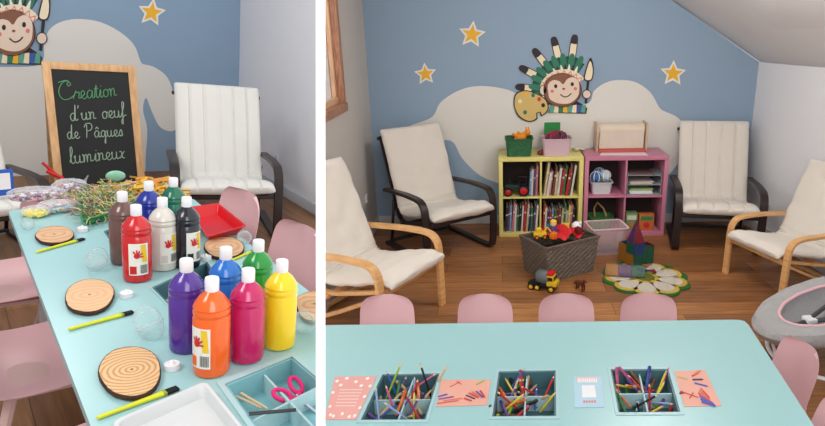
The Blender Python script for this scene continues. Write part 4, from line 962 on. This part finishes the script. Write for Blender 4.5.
# ---------------------------------------------------------------- armchairs
pA = LL.z(218,196,.38)
armchair((pA.x+.18, pA.y+.42, 0), R(-13), 1.13, M_black, M_cushL, 'dark brown framed armchair with a pale stitched cushion right of the chalkboard easel', None, 6)
pB = LL.z(-8,216,.36)
armchair((pB.x-.10, pB.y+.40, 0), R(14), 1.0, M_black, M_cushL, 'dark brown framed armchair with a pale cushion, left of the easel at the left edge', None, 6)
p = LL.z(2,186,.50)
tv = thing('toy_tablet', (p.x-.01, p.y, .44), 'blue toy tablet standing on the armchair seat at the left edge', 'toy', R(15))
q = MB(); q.box((-.07,-.012,0),(.07,.012,.16),0,.01); q.build('casing', C('toy_blue',(40,90,180)), tv)
q = MB(); q.box((-.05,-.0135,.04),(.05,-.0125,.14)); q.build('screen', M_wht, tv)
p = LL.x(277,158,LX); socket((LX,p.y,p.z), R(-90), 'white wall socket on the white wall right of the pale armchair')

# ---------------------------------------------------------------- the craft table
LZ = .74
cx_, cy_ = .5, 2.0
def lz(px, py, dz=0): return LL.z(px, py, LZ+dz)
tbl = thing('craft_table', (cx_,cy_,0), 'long aqua craft table covered with paint bottles and wood slices', 'table')
xl, xr, yf, yn = lz(60,346).x, lz(285,272).x, lz(10.7,210).y, .9
holes = [[(223.5,384.5),(292,356.5),(356,411),(278,462)], [(151,288),(207,262),(228,288),(174,312)], [(103,232),(150,213),(166,233),(112,246)]]
hp_ = [[(lz(px,py).x-cx_, lz(px,py).y-cy_) for px,py in h] for h in holes]
out = [(xl-cx_,yf-.02-cy_),(xl+.02-cx_,yf-cy_),(xr-.02-cx_,yf-cy_),(xr-cx_,yf-.02-cy_),(xr-cx_,yn-cy_),(xl-cx_,yn-cy_)]
q = MB(); q.plate(out, hp_, z1=LZ, z0=LZ-.026); q.build('tabletop', M_aqua, tbl)
q = MB(); q.box((xl+.08-cx_,yn+.1-cy_,LZ-.10),(xl+.10-cx_,yf-.1-cy_,LZ-.027)).box((xr-.10-cx_,yn+.1-cy_,LZ-.10),(xr-.08-cx_,yf-.1-cy_,LZ-.027)); q.build('apron', C('table_apron_aqua',(120,170,175)), tbl)
for x in (xl+.09,xr-.09):
    for y in (yn+.15,yf-.14): q = MB(); q.box((x-.025-cx_,y-.025-cy_,0),(x+.025-cx_,y+.025-cy_,LZ-.027),0,.004); q.build('leg', C('table_leg_white',(210,212,212)), tbl)
tlab = ['aqua divided organizer sunk in the near right end of the table, holding pink scissors','dark aqua sunken tray between the wood slices and the purple paint bottle','dark aqua sunken tray mostly hidden behind the brown paint bottle']
tr_info = [inset_tray('organizer_tray', LL, h, LZ, d_, l_, None, dv, rim=.016 if k == 0 else .003, ny=.48, nx=.55, m=M_aqua_d if k else mat('organizer_aqua', (126,178,184), .45)) for k,(h,d_,l_,dv) in enumerate(zip(holes,(.07,.06,.06),tlab,((True,True),(False,True),(False,True))))]

# white rectangular tray
W4 = [lz(px,py,.03) for px,py in ((112,423),(205.5,382.5),(262,452),(150,505))]
c = sum(W4, Vector())/4; L4 = [Vector((p.x-c.x,p.y-c.y,0)) for p in W4]
wt = thing('white_tray', (c.x,c.y,LZ+.0005), 'shallow white plastic tray at the near edge of the craft table', 'tray')
def loopq(k, z):
    out = []
    for i in range(4):
        p = L4[i]*k; a_ = L4[i-1]*k; b_ = L4[(i+1)%4]*k; r_ = .02
        pa = p+(a_-p).normalized()*r_; pb = p+(b_-p).normalized()*r_
        for j in range(5): t = j/4; v = pa*(1-t)**2+p*2*t*(1-t)+pb*t*t; out.append(Vector((v.x,v.y,z)))
    return out
q = MB(); q.grid([loopq(.94,0),loopq(.97,.028),loopq(1.0,.030),loopq(1.0,.034),loopq(.93,.034),loopq(.90,.022),loopq(.88,.006)],0,closed=True); q.add(loopq(.88,.006),[list(range(20))]); q.add(loopq(.94,0),[list(range(20))[::-1]]); q.build('tray_shell', mat('white_glossy_tray', (206,208,208), .3, var=.01), wt)

# paint bottles
def bottle(px, py, top, col, cname, label, face=None, s=None):
    b = lz(px, py); 
    root = thing('paint_bottle', (b.x,b.y,LZ+.0006), label, 'paint bottle', 0, None)
    h = .262; r = .0445; k = 1.0
    prof = [(.0005,.0),(r*.82,.0),(r*.95,.004),(r,.014),(r,.158),(r*.955,.161),(r*.955,.165),(r,.168),(r,.176),(r*.955,.179),(r*.955,.183),(r*.99,.186),(r*.90,.196),(r*.66,.212),(r*.42,.222),(r*.34,.226),(r*.34,.232)]
    q = MB(); q.lathe(prof, 36); q.build('bottle_body', mat('paint_'+cname, col, .22, coat=.4, var=.02), root)
    q = MB(); q.lathe([(.0155,.226),(.0165,.228),(.0165,.256),(.0155,.260),(.0005,.260)], 24, fn=lambda an: 1+.02*math.cos(24*an)); q.build('cap', M_wht, root)
    if face is not None:
        fa = R(face)
        lb = q = MB(); q.grid([[Vector(((r+.0006)*math.cos(fa+t), (r+.0006)*math.sin(fa+t), z)) for t in [R(-38+76*j/12) for j in range(13)]] for z in (.03,.140)]); lo = q.build('label', C('label_white',(230,226,218)), root)
        def patch(mi_name, col_, a0, a1, z0, z1, l=1, sk=0):
            q = MB(); q.grid([[Vector(((r+.0006+.0005*l)*math.cos(fa+R(t)), (r+.0006+.0005*l)*math.sin(fa+R(t)), z)) for t in [a0+(a1-a0)*j/6+sk*(z-z0) for j in range(7)]] for z in (z0,z1)]); return q
        q = patch('',0,-34,-8,.034,.062); 
        q.build('label_band', C('label_colour_'+cname, col), lo)
        q = MB()
        for k_ in range(11): q2 = patch('',0,6+k_*2.6,6+k_*2.6+(1.5 if k_%3 else .9),.036,.066,2); q.add(q2.v,q2.f)
        q.build('barcode', M_blk, lo)
        q = MB(); q2 = patch('',0,14,34,.075,.136,1,-100); q.add(q2.v,q2.f); q.build('yellow_stripe', M_yelp, lo)
        q = MB()     # red hand-shaped emblem
        def hp(da, z, w, h_, rot):
            pts = []
            for j in range(10): t = 2*PI*j/10; dx, dz = w*math.cos(t), h_*math.sin(t); X, Z = dx*math.cos(rot)-dz*math.sin(rot), dx*math.sin(rot)+dz*math.cos(rot); an = fa+R(da)+X/r; pts.append(Vector(((r+.0022)*math.cos(an),(r+.0022)*math.sin(an), z+Z)))
            q.add(pts,[list(range(10))])
        hp(-6,.098,.009,.009,0)
        for rt,dx,dz in ((.9,.011,.006),(.4,.006,.012),(-.05,0,.014),(-.5,-.007,.011),(1.6,.012,-.003)): hp(-6+math.degrees(-dx/r)*-1, .098+dz, .0026,.008, -rt)
        q.build('hand_emblem', M_red, lo)
    return root
B = [  # base centre px, py, colour
 (124.5,262,(104,72,66),'brown','brown paint bottle, leftmost of the rear group',None),
 (138,279,(196,26,32),'red','red paint bottle in front of the brown one',-98),
 (163.5,268,(206,200,190),'white','cream white paint bottle between the red and the black ones',-78),
 (187,266,(26,28,36),'black','black paint bottle at the right of the rear group',-70),
 (150,247,(24,42,140),'dark_blue','dark blue paint bottle behind the red one',None),
 (174,241,(16,104,78),'teal_green','teal green paint bottle farthest back in the rear group',None),
 (187,348,(78,44,140),'purple','purple paint bottle at the left of the front group',None),
 (211.5,371,(232,96,24),'orange','orange paint bottle nearest the viewer with a white label',-150),
 (246.5,358,(186,24,92),'magenta','magenta paint bottle between the orange and yellow ones',None),
 (279,345,(240,206,24),'yellow','yellow paint bottle at the right of the front group',None),
 (225,331,(24,104,190),'blue','bright blue paint bottle behind the orange and magenta ones',None),
 (256.5,320,(20,140,50),'green','green paint bottle behind the magenta and yellow ones',None)]
for px, py, c_, n_, l_, f_ in B: bottle(px, py, 0, c_, n_, l_, f_)

# wood slices
M_bark = mat('tree_bark', (74,50,36), .95, bump=1, bscale=70, var=.4, vscale=40)
def slice_(pts, label, kind, rings=(0,0)):
    P = [lz(px,py,.012) for px,py in pts]; c = sum(P, Vector())/len(P)
    root = thing('wood_slice', (c.x,c.y,LZ+.0006), label, 'wood slice')
    L = smooth([(p.x-c.x,p.y-c.y,0) for p in P], 8, True); n = len(L)
    L = [p*(1+.012*noise.noise(Vector((p.x*60,p.y*60,1)))) for p in L]
    q = MB(); q.grid([[Vector((p.x*k,p.y*k,z)) for p in L] for k,z in ((.95,0),(1,.004),(1.0,.011),(.985,.014),(.955,.014))],0,closed=True,smooth=False); q.add([Vector((p.x*.95,p.y*.95,0)) for p in L],[list(range(n))[::-1]]); q.build('bark', M_bark, root)
    q = MB(); q.plate([(p.x*.96,p.y*.96) for p in L], z1=.0143, z0=.010); q.build('cut_face', M_RING[kind], root)
    q = MB()
    q.lathe([(.0035,.0143),(.0035,.0149),(.0003,.0149)],8); q.build('pith', C('slice_pith',(120,70,40)), root)
    return root
M_RING = [ring_mat('rings_fine', (216,172,128), (222,182,140), 3, 14), ring_mat('rings_bold', (196,146,96), (226,186,138), 1.6, 24), ring_mat('rings_soft', (196,150,110), (214,170,130), 5, 10)]
slice_([(65,296),(71,286),(84,280),(100,280),(111,285),(114.5,294),(108,306),(94,312.5),(78,312),(68,307)], 'oval wood slice with a dark bark rim, middle of the left row', 0)
slice_([(98,374),(103,359),(115,350),(132,347),(148,350),(158,359),(161,373),(156,387),(143,396),(126,397.5),(109,391)], 'round wood slice with bold growth rings, nearest the viewer', 1)
slice_([(35,234.5),(41,229),(52,226.5),(64,227),(72.5,231),(74,236),(68,241),(56,243.5),(43,242.5),(37,239)], 'small wood slice at the far left end of the table', 2)
slice_([(204,245),(210,239.5),(223,237.5),(236,239),(244,246),(242,253),(230,258),(214,257),(206,251)], 'wood slice behind the black and blue paint bottles', 2)
slice_([(296,300),(303,294),(314,291.5),(328,294),(334,305),(328,318),(312,322),(300,316)], 'wood slice cut by the added partition, right of the yellow paint bottle', 2)

# glue brushes lying on the table
def brush(a, b, w, label):       # handle end a, bristle end b (photo points)
    A_, B_ = lz(*a,.008), lz(*b,.008); d = B_-A_; L = d.length; an = math.atan2(d.y, d.x)
    root = thing('paint_brush', (A_.x,A_.y,LZ+.0007), label, 'paint brush', an)
    q = MB(); rows = []
    for t, k in ((0,.3),(.01,.55),(.3,.62),(.6,.85),(.74,1.0),(.80,1.0)):
        hw, hh = w*k/2, .0045*(.7+.3*k); rows.append([Vector((L*t, hw*math.copysign(abs(math.cos(x))**.7,math.cos(x)), .005+hh*math.copysign(abs(math.sin(x))**.7,math.sin(x)))) for x in [2*PI*j/12 for j in range(12)]])
    q.grid(rows,0,closed=True); q.add(rows[0],[list(range(12))]); q.add(rows[-1],[list(range(12))[::-1]]); q.build('handle', C('brush_handle_yellow',(214,214,40),rough=.3), root)
    q = MB(); q.box((L*.79,-w*.52,.0012),(L*.84,w*.52,.0095),0,.002); q.build('ferrule', C('brush_ferrule_green',(150,160,40)), root)
    q = MB()
    for k in range(18):
        y = -w*.46+w*.92*(k%9)/8; z = .003+.004*(k//9); q.tube([(L*.83,y,z),(L,y*1.12,z)],[.0016,.0008],4)
    q.box((L*.83,-w*.45,.002),(L*.97,w*.45,.008),0,.002); q.build('bristles', C('black_bristles',(20,20,22),rough=.8), root)
brush((68.5,328.5),(133,311),.017,'yellow handled brush with black bristles in front of the middle wood slice')
brush((97,417),(178,387),.018,'yellow handled brush with black bristles nearest the viewer, below the ringed wood slice')
brush((36,251.5),(84,238),.016,'yellow handled brush with black bristles at the far left wood slice')
brush((226,262),(256,249),.012,'yellow handled brush mostly hidden behind the blue and green paint bottles')
# tea lights
def tealight(px, py, label):
    p = lz(px, py); root = thing('tea_light', (p.x,p.y,LZ+.0006), label, 'tea light')
    q = MB(); q.lathe([(.0005,0),(.0185,0),(.019,.002),(.019,.0155),(.0175,.0165),(.0165,.0145),(.0005,.0145)],24); q.build('cup', C('tealight_white',(226,224,228)), root)
    q = MB(); q.sph((0,0,.016),(.006,.006,.010)); q.build('flame_tip', C('tealight_tip',(240,236,226)), root)
tealight(126.5,297,'white tea light right of the middle wood slice'); tealight(172,369,'white tea light between the ringed slice and the orange bottle'); tealight(82.5,231.5,'white tea light right of the farthest wood slice'); tealight(206,260,'white tea light just right of the black paint bottle')
# clear plastic eggs
def egg(px, py, label, s=1, rz=0, tilt=70):
    p = lz(px, py); M = Matrix.Rotation(R(tilt),4,'X')
    root = thing('plastic_egg', (p.x,p.y,LZ+.033*s+.001), label, 'plastic egg', R(rz), M=M, s=s)
    prof = [(.033*math.sin(t)*(1-.16*math.cos(t)), -.045*math.cos(t)*(1 if math.cos(t) > 0 else 1.15)) for t in [PI*j/18 for j in range(19)]]
    q = MB(); q.lathe(prof[:10],28,caps=False); q.build('egg_half', M_egg, root)
    q = MB(); q.lathe(prof[9:],28,caps=False); q.build('egg_half', M_egg, root)
    q = MB(); q.lathe([(.0335,-.003),(.0352,-.002),(.0352,.002),(.0335,.003)],28); q.build('seam_ring', M_egg, root)
    return root
M_egg = film_mat('clear_egg_plastic', (206,222,222), .02, .05, .35, 40)
egg(97,270,'clear plastic egg behind the middle wood slice',1.0,20,25); egg(150,337,'clear plastic egg in front of the purple paint bottle',1.1,35,-30)
egg(302,332,'clear plastic egg beside the yellow paint bottle at the added partition',1.0,0,80); egg(28,229,'small clear plastic egg at the far left corner of the table',.7,0,90)
egg(244,243,'clear plastic egg on the far side behind the green bottle',.8,0,80)

# pink scissors, pencil and sticks on the organizer
root0, at0, c0_, dp0 = tr_info[0]
p = lz(297,386); s1 = thing('scissors', (p.x,p.y,LZ-.030), 'pink handled scissors lying open in the far right cell of the organizer', 'scissors', R(35), M=Matrix.Rotation(R(28),4,'X'))
for k,(ex,ey,rx,ry,rot) in enumerate(((-.028,.028,.017,.024,.5),(.03,.022,.017,.026,-.6))):
    q = MB(); q.tube([(ex+rx*math.cos(t)*math.cos(rot)-ry*math.sin(t)*math.sin(rot), ey+rx*math.cos(t)*math.sin(rot)+ry*math.sin(t)*math.cos(rot), .0) for t in [2*PI*j/20 for j in range(20)]], .0055, 8, closed=True); q.tube([(ex*.6,ey*.3,0),(0,-.015,0)],[.007,.006]); q.build('handle', C('scissors_pink',(214,30,110)), s1)
for k in (-1,1):
    q = MB(); q.add([Vector(v) for v in ((-.007,-.005,k*.0015),(.007,-.005,k*.0015),(k*-.006,-.095,k*.0015),(-.007,-.005,k*.0028),(.007,-.005,k*.0028),(k*-.006,-.095,k*.0028))],[(0,1,2),(5,4,3),(0,3,4,1),(1,4,5,2),(2,5,3,0)]); q.build('blade', C('steel_blade',(190,190,200),rough=.25,metal=.9), s1)
q = MB(); q.lathe([(.004,-.003),(.004,.005),(.0005,.006)],10); q.build('pivot_screw', C('steel_blade',(190,190,200)), s1)
def rod(a, b, r, m, name, label, cat, tip=None, dz=.004):
    A_, B_ = lz(*a,dz), lz(*b,dz); d = B_-A_; root = thing(name, A_, label, cat, M=d.to_track_quat('Z','Y').to_matrix().to_4x4()); L = d.length
    q = MB(); q.lathe([(.0005,0),(r,0),(r,L*.94)],6); q.build('barrel', m, root)
    q = MB(); q.lathe([(r,L*.94),(.0005,L)],6); q.build('tip', tip or m, root)
rod((249,414),(299,409.5),.0042,M_blk,'pencil','black pencil lying across the near organizer','pencil',C('steel_blade',(190,190,200)),dz=.006)
rod((236,396),(262,408),.003,C('stick_wood',(200,176,140)),'wooden_stick','pale wooden stick, left one lying in the organizer','stick',dz=-.02)
rod((241,393),(268,409),.003,C('stick_wood',(200,176,140)),'wooden_stick','pale wooden stick resting beside another in the organizer','stick',dz=-.015)

# red tray
P4 = [lz(px,py,.04) for px,py in ((190,209),(218,205),(244,226),(208,236))]
c = sum(P4,Vector())/4; L4 = [Vector((p.x-c.x,p.y-c.y,0))*1.05 for p in P4]
rt = thing('red_tray', (c.x,c.y,LZ+.0006), 'shallow red plastic tray on the far right side of the craft table', 'tray')
q = MB(); q.grid([loopq(.80,0),loopq(1.0,.04),loopq(1.05,.042),loopq(1.05,.044),loopq(.97,.043),loopq(.78,.003)],0,closed=True); q.add(loopq(.78,.003),[list(range(20))]); q.add(loopq(.8,0),[list(range(20))[::-1]]); q.build('tray_shell', mat('red_tray_plastic',(206,22,30),.3,var=.02), rt)
# green tray of raffia
def raffia_tray(quad, name, label, mt, cols, n, hgt, strand_label, spread, thick=.0016, cat='tray'):
    global L4
    P4 = [lz(px,py,.03) for px,py in quad]; c = sum(P4,Vector())/4; L4 = [Vector((p.x-c.x,p.y-c.y,0)) for p in P4]
    root = thing(name, (c.x,c.y,LZ+.0006), label, cat)
    q = MB(); q.grid([loopq(.86,0),loopq(1.0,.035),loopq(1.04,.036),loopq(1.04,.038),loopq(.98,.037),loopq(.84,.003)],0,closed=True); q.add(loopq(.84,.003),[list(range(20))]); q.add(loopq(.86,0),[list(range(20))[::-1]]); q.build('tray_shell', mt, root)
    rng = random.Random(n); q = MB()
    for k in range(n):
        s_, t_ = rng.uniform(.08,.92), rng.uniform(.08,.92); b = L4[0].lerp(L4[1],s_).lerp(L4[3].lerp(L4[2],s_),t_); p = Vector((b.x,b.y,.012+rng.random()*.02)); pts = [p]; an = rng.uniform(0,2*PI); bump = 1-(abs(s_-.5)+abs(t_-.5))
        d = Vector((math.cos(an),math.sin(an),rng.uniform(0,.9)))
        for j in range(5):
            d += Vector((rng.uniform(-.8,.8),rng.uniform(-.8,.8),rng.uniform(-.75,.45))); d.normalize(); p = p+d*spread; p.z = min(max(.012,p.z),.025+hgt*max(.3,bump)); 
            kx = 1.0; p2 = p.copy(); pts.append(p2)
        q.tube(pts, thick, 3, rng.randrange(len(cols)), caps=False)
    o = q.build('paper_shred' if 0 else 'raffia_strands', cols, None); place(o,(c.x,c.y,LZ+.0006)); tag(o, strand_label, 'raffia', kind='stuff')
    return root, c
RC = [C('raffia_straw',(206,190,120)),C('raffia_green',(70,140,80)),C('raffia_pale',(220,214,170)),C('raffia_teal',(50,120,110)),C('raffia_yellow',(210,200,70)),C('raffia_pink',(206,130,140))]
raffia_tray([(79,196),(120,185),(142,206),(82,222)], 'green_tray', 'green tray heaped with coloured raffia at the far left of the table', mat('green_tray_plastic',(24,140,84),.4), RC, 420, .10, 'tangle of straw, green and pink raffia strands heaped in the green tray', .028)
tt, c = raffia_tray([(120,186),(158,180),(173,190),(134,199)], 'clear_tray', 'pale clear tray of yellow crepe pieces behind the paint bottles', C('pale_tray_clear',(190,200,180)), [C('crepe_yellow',(220,180,60)),C('crepe_gold',(200,160,50)),C('crepe_orange',(214,140,60))], 150, .035, 'yellow and gold crumpled crepe strips lying in the pale tray', .03, thick=.006)
# bags of sweets and decorations
def bag(px, py, w, d, h, label, cols, n, rz, seed):
    p = lz(px,py); root = thing('clear_bag', (p.x,p.y,LZ+.0006), label, 'bag', R(rz)); rng = random.Random(seed)
    rows = []
    for i in range(9):
        t = PI*i/8; rows.append([Vector((w/2*math.sin(t)**.5*math.cos(a_)*(1+.12*noise.noise(Vector((i*.7,a_*2,seed)))) if math.sin(t) > 1e-6 else 0, d/2*(math.sin(t)**.5 if math.sin(t) > 1e-6 else 0)*math.sin(a_)*(1+.12*noise.noise(Vector((a_*3,i,seed)))), h/2-h/2*math.cos(t)+.008*noise.noise(Vector((a_*2,i*.5,3)))*math.sin(t))) for a_ in [2*PI*j/28 for j in range(28)]])
    for r_ in rows:
        for v in r_: v.z = max(0,v.z)
    q = MB(); q.grid(rows,0,closed=True,smooth=False); q.build('bag_film', M_bag, root)
    q = MB()
    for k in range(7): a_ = k*.9; q.tube([(w*.42,0,h*.4),(w*.52+.02*math.cos(a_),.03*math.sin(a_),h*.5+.04*math.cos(a_*2))],[.010,.002],5)
    q.build('twisted_end', M_bag, root)
    q = MB()
    for k in range(n):
        a_ = rng.uniform(0,2*PI); rr = rng.random()**.5*.78; x, y = w/2*rr*math.cos(a_), d/2*rr*math.sin(a_); z = rng.uniform(.008,max(.012,h*.8*(1-rr*.55)))
        Mx = Matrix.Translation((x,y,z)) @ Matrix.Rotation(rng.uniform(0,3),4,'Z') @ Matrix.Rotation(rng.uniform(-.6,.6),4,'X'); q.box((-.011,-.006,-.004),(.011,.006,.004),rng.randrange(len(cols)),.002,Mx)
    o = q.build('bag_contents', cols); place(o,(p.x,p.y,LZ+.0008),R(rz)); tag(o, 'heap of small pieces inside the '+label, 'craft pieces', kind='stuff')
K = lambda n, c: C('piece_'+n, c)
bag(38,200,.22,.16,.055,'clear bag of pink, purple and white pieces farthest left on the table',[K('plum',(120,70,96)),K('rose',(206,140,160)),K('white',(230,226,226)),K('navy',(60,66,110)),K('sand',(200,180,150))],150,0,3)
bag(36,216,.10,.10,.04,'clear bag of yellow pieces at the far left corner of the table',[K('bright_yellow',(240,220,40)),K('lemon',(230,226,90))],90,10,5)
bag(58,211,.15,.11,.045,'clear bag of pink, mint and orange pieces beside the yellow bag',[K('rose',(206,140,160)),K('mint',(150,210,190)),K('orange',(230,160,70)),K('white',(230,226,226)),K('sky',(130,180,220))],100,0,8)
bag(70,194,.15,.12,.07,'clear crinkled bag of mauve pieces in front of the far pink chair',[K('mauve',(170,130,160)),K('white',(230,226,226)),K('plum',(120,70,96))],60,30,11)
q = MB(); q.sph((0,0,.025),(.05,.04,.03)); p = lz(116,186)
cb = solo(q,'green_lid_dome', film_mat('pale_green_film',(150,210,180),.5,.3,.3), (p.x,p.y,LZ+.03), 'pale green rounded plastic dome behind the raffia tray', 'dome', s=.9)

# pink shell chairs around the craft table
def lchair(x, y, rz, label, s=(1.28,1.28,1.28)): shell_chair((x,y,0), R(rz), s, label)
lchair(.20,2.24,91,'pink shell chair on the left side of the craft table, beside the ringed wood slice')
lchair(.20,2.98,89,'pink shell chair on the left side of the craft table, beside the middle wood slice')
lchair(.20,1.52,92,'pink shell chair nearest the viewer on the left side, cut by the bottom edge')
lchair(.88,2.84,-86,'pink shell chair on the right side of the craft table, behind the red tray', (1.2,1.2,1.24))
lchair(.90,2.25,-88,'pink shell chair on the right side of the craft table, beside the green paint bottle', (1.2,1.2,1.24))
p = LL.y(64,187,3.42); lchair(p.x,3.20,3,'pink shell chair at the far end of the table behind the bags', (1.0,1.0,p.z/.655))
# ================================================================== added partition, standing in for the white strip between two separate views
bpy.context.view_layer.update()
CW = RR.T @ Matrix.Translation(RR.eye) @ A       # image axes (x right, y down, z forward) -> world
ZS = 1.2; w_ = 9.2/F*ZS
mid = Vector(((320.6-CX)/F, 0, 1)).normalized()
nrm = Vector((mid.z, 0, -mid.x))                 # to the right, perpendicular to the partition
c_ = Vector(((320.6-CX)/F*ZS, 0, ZS))
Ld = 7.0; up0, up1 = -1.7, 1.5
V = []
for yy in (up0, up1):
    for k, e in ((-1,0),(1,0),(1,1),(-1,1)):
        base = Vector((c_.x + k*w_/2, 0, ZS)) if not e else Vector((c_.x, 0, ZS)) + nrm*k*w_/2*.96 + mid*Ld
        V.append(CW @ Vector((base.x, yy*(1 if not e else 2.2), base.z)))
me = bpy.data.meshes.new('partition'); me.from_pydata([tuple(v) for v in V], [], [(0,1,2,3),(7,6,5,4),(0,4,5,1),(1,5,6,2),(2,6,7,3),(3,7,4,0)])
me.materials.append(mat('partition_white_glow', (255,255,255), .9, var=0, emit=.55))  # emission in the material keeps the end face near white
po = bpy.data.objects.new('added_partition', me); COL.objects.link(po); po['kind'] = 'structure'
bm = bmesh.new(); bm.from_mesh(me); bmesh.ops.recalc_face_normals(bm, faces=bm.faces[:]); bm.to_mesh(me); bm.free()

# everything that meets the partition ends at its face
org = CW @ Vector((0,0,0)); Nw = (CW.to_3x3() @ nrm).normalized()
for o in list(bpy.data.objects):
    if o.type != 'MESH' or '_room' not in o: continue
    side = 1 if o['_room'] == 'R' else -1
    pp = org + Nw*side*w_*.47; M = o.matrix_world
    ds = [((M @ v.co)-pp).dot(Nw)*side for v in o.data.vertices]
    if min(ds) >= 0: continue
    if max(ds) <= 0.0005:
        bpy.data.objects.remove(o); continue
    Mi = M.inverted(); lc = Mi @ pp; ln = (M.to_3x3().transposed() @ Nw).normalized()*side
    bm = bmesh.new(); bm.from_mesh(o.data)
    r_ = bmesh.ops.bisect_plane(bm, geom=bm.verts[:]+bm.edges[:]+bm.faces[:], dist=1e-6, plane_co=lc, plane_no=ln, clear_inner=True, clear_outer=False)
    ed = [e for e in r_['geom_cut'] if isinstance(e, bmesh.types.BMEdge) and e.is_boundary]
    if ed and o['_room'] and 'film' not in o.name:
        try: bmesh.ops.triangle_fill(bm, use_beauty=True, edges=ed)
        except Exception: pass
    bm.to_mesh(o.data); bm.free()
changed = True
while changed:
    changed = False
    for o in list(bpy.data.objects):
        if o.type == 'EMPTY' and not kids(o): bpy.data.objects.remove(o); changed = True
for o in bpy.data.objects:
    if '_room' in o: del o['_room']

# ================================================================== light
w = bpy.data.worlds.new('world'); sc.world = w; w.use_nodes = True
bg = w.node_tree.nodes['Background']; bg.inputs['Color'].default_value = (.92,.95,1,1); bg.inputs['Strength'].default_value = .56
def area(rm, loc, target, size, power, col=(1,1,1), sy=None):
    l = bpy.data.lights.new('unseen_area', 'AREA'); l.energy = power; l.color = col; l.size = size  # unseen soft source, not a ceiling fixture
    if sy: l.shape = 'RECTANGLE'; l.size_y = sy
    o = bpy.data.objects.new('area_light', l); COL.objects.link(o)
    d = Vector(target)-Vector(loc); o.matrix_world = rm.T @ Matrix.Translation(Vector(loc)) @ d.to_track_quat('-Z','Y').to_matrix().to_4x4()
    return o
def fill_point(rm, loc, power, col=(1,1,1), rad=.25):
    l = bpy.data.lights.new('added_point', 'POINT'); l.energy = power; l.color = col; l.shadow_soft_size = rad
    o = bpy.data.objects.new('added_fill', l); COL.objects.link(o); o.matrix_world = rm.T @ Matrix.Translation(Vector(loc)); return o
fill_point(RR, (1.05,3.75,2.3), 54, (1,.96,.9), .3)  # added fill out of view, brightens the ceiling and right wall
area(RR, (.7,-.4,2.6), (.9,4.5,.8), 1.6, 46, (1,.98,.95))  # added soft fill above and behind the viewpoint
area(LL, (-1.2,1.6,2.9), (1.2,4.2,.7), 1.0, 42, (1,.98,.95))  # unseen source giving the light that falls from the left
fill_point(LL, (.3,4.3,2.4), 55, (1,.97,.93), .3)  # added fill out of view, lifts the craft room walls
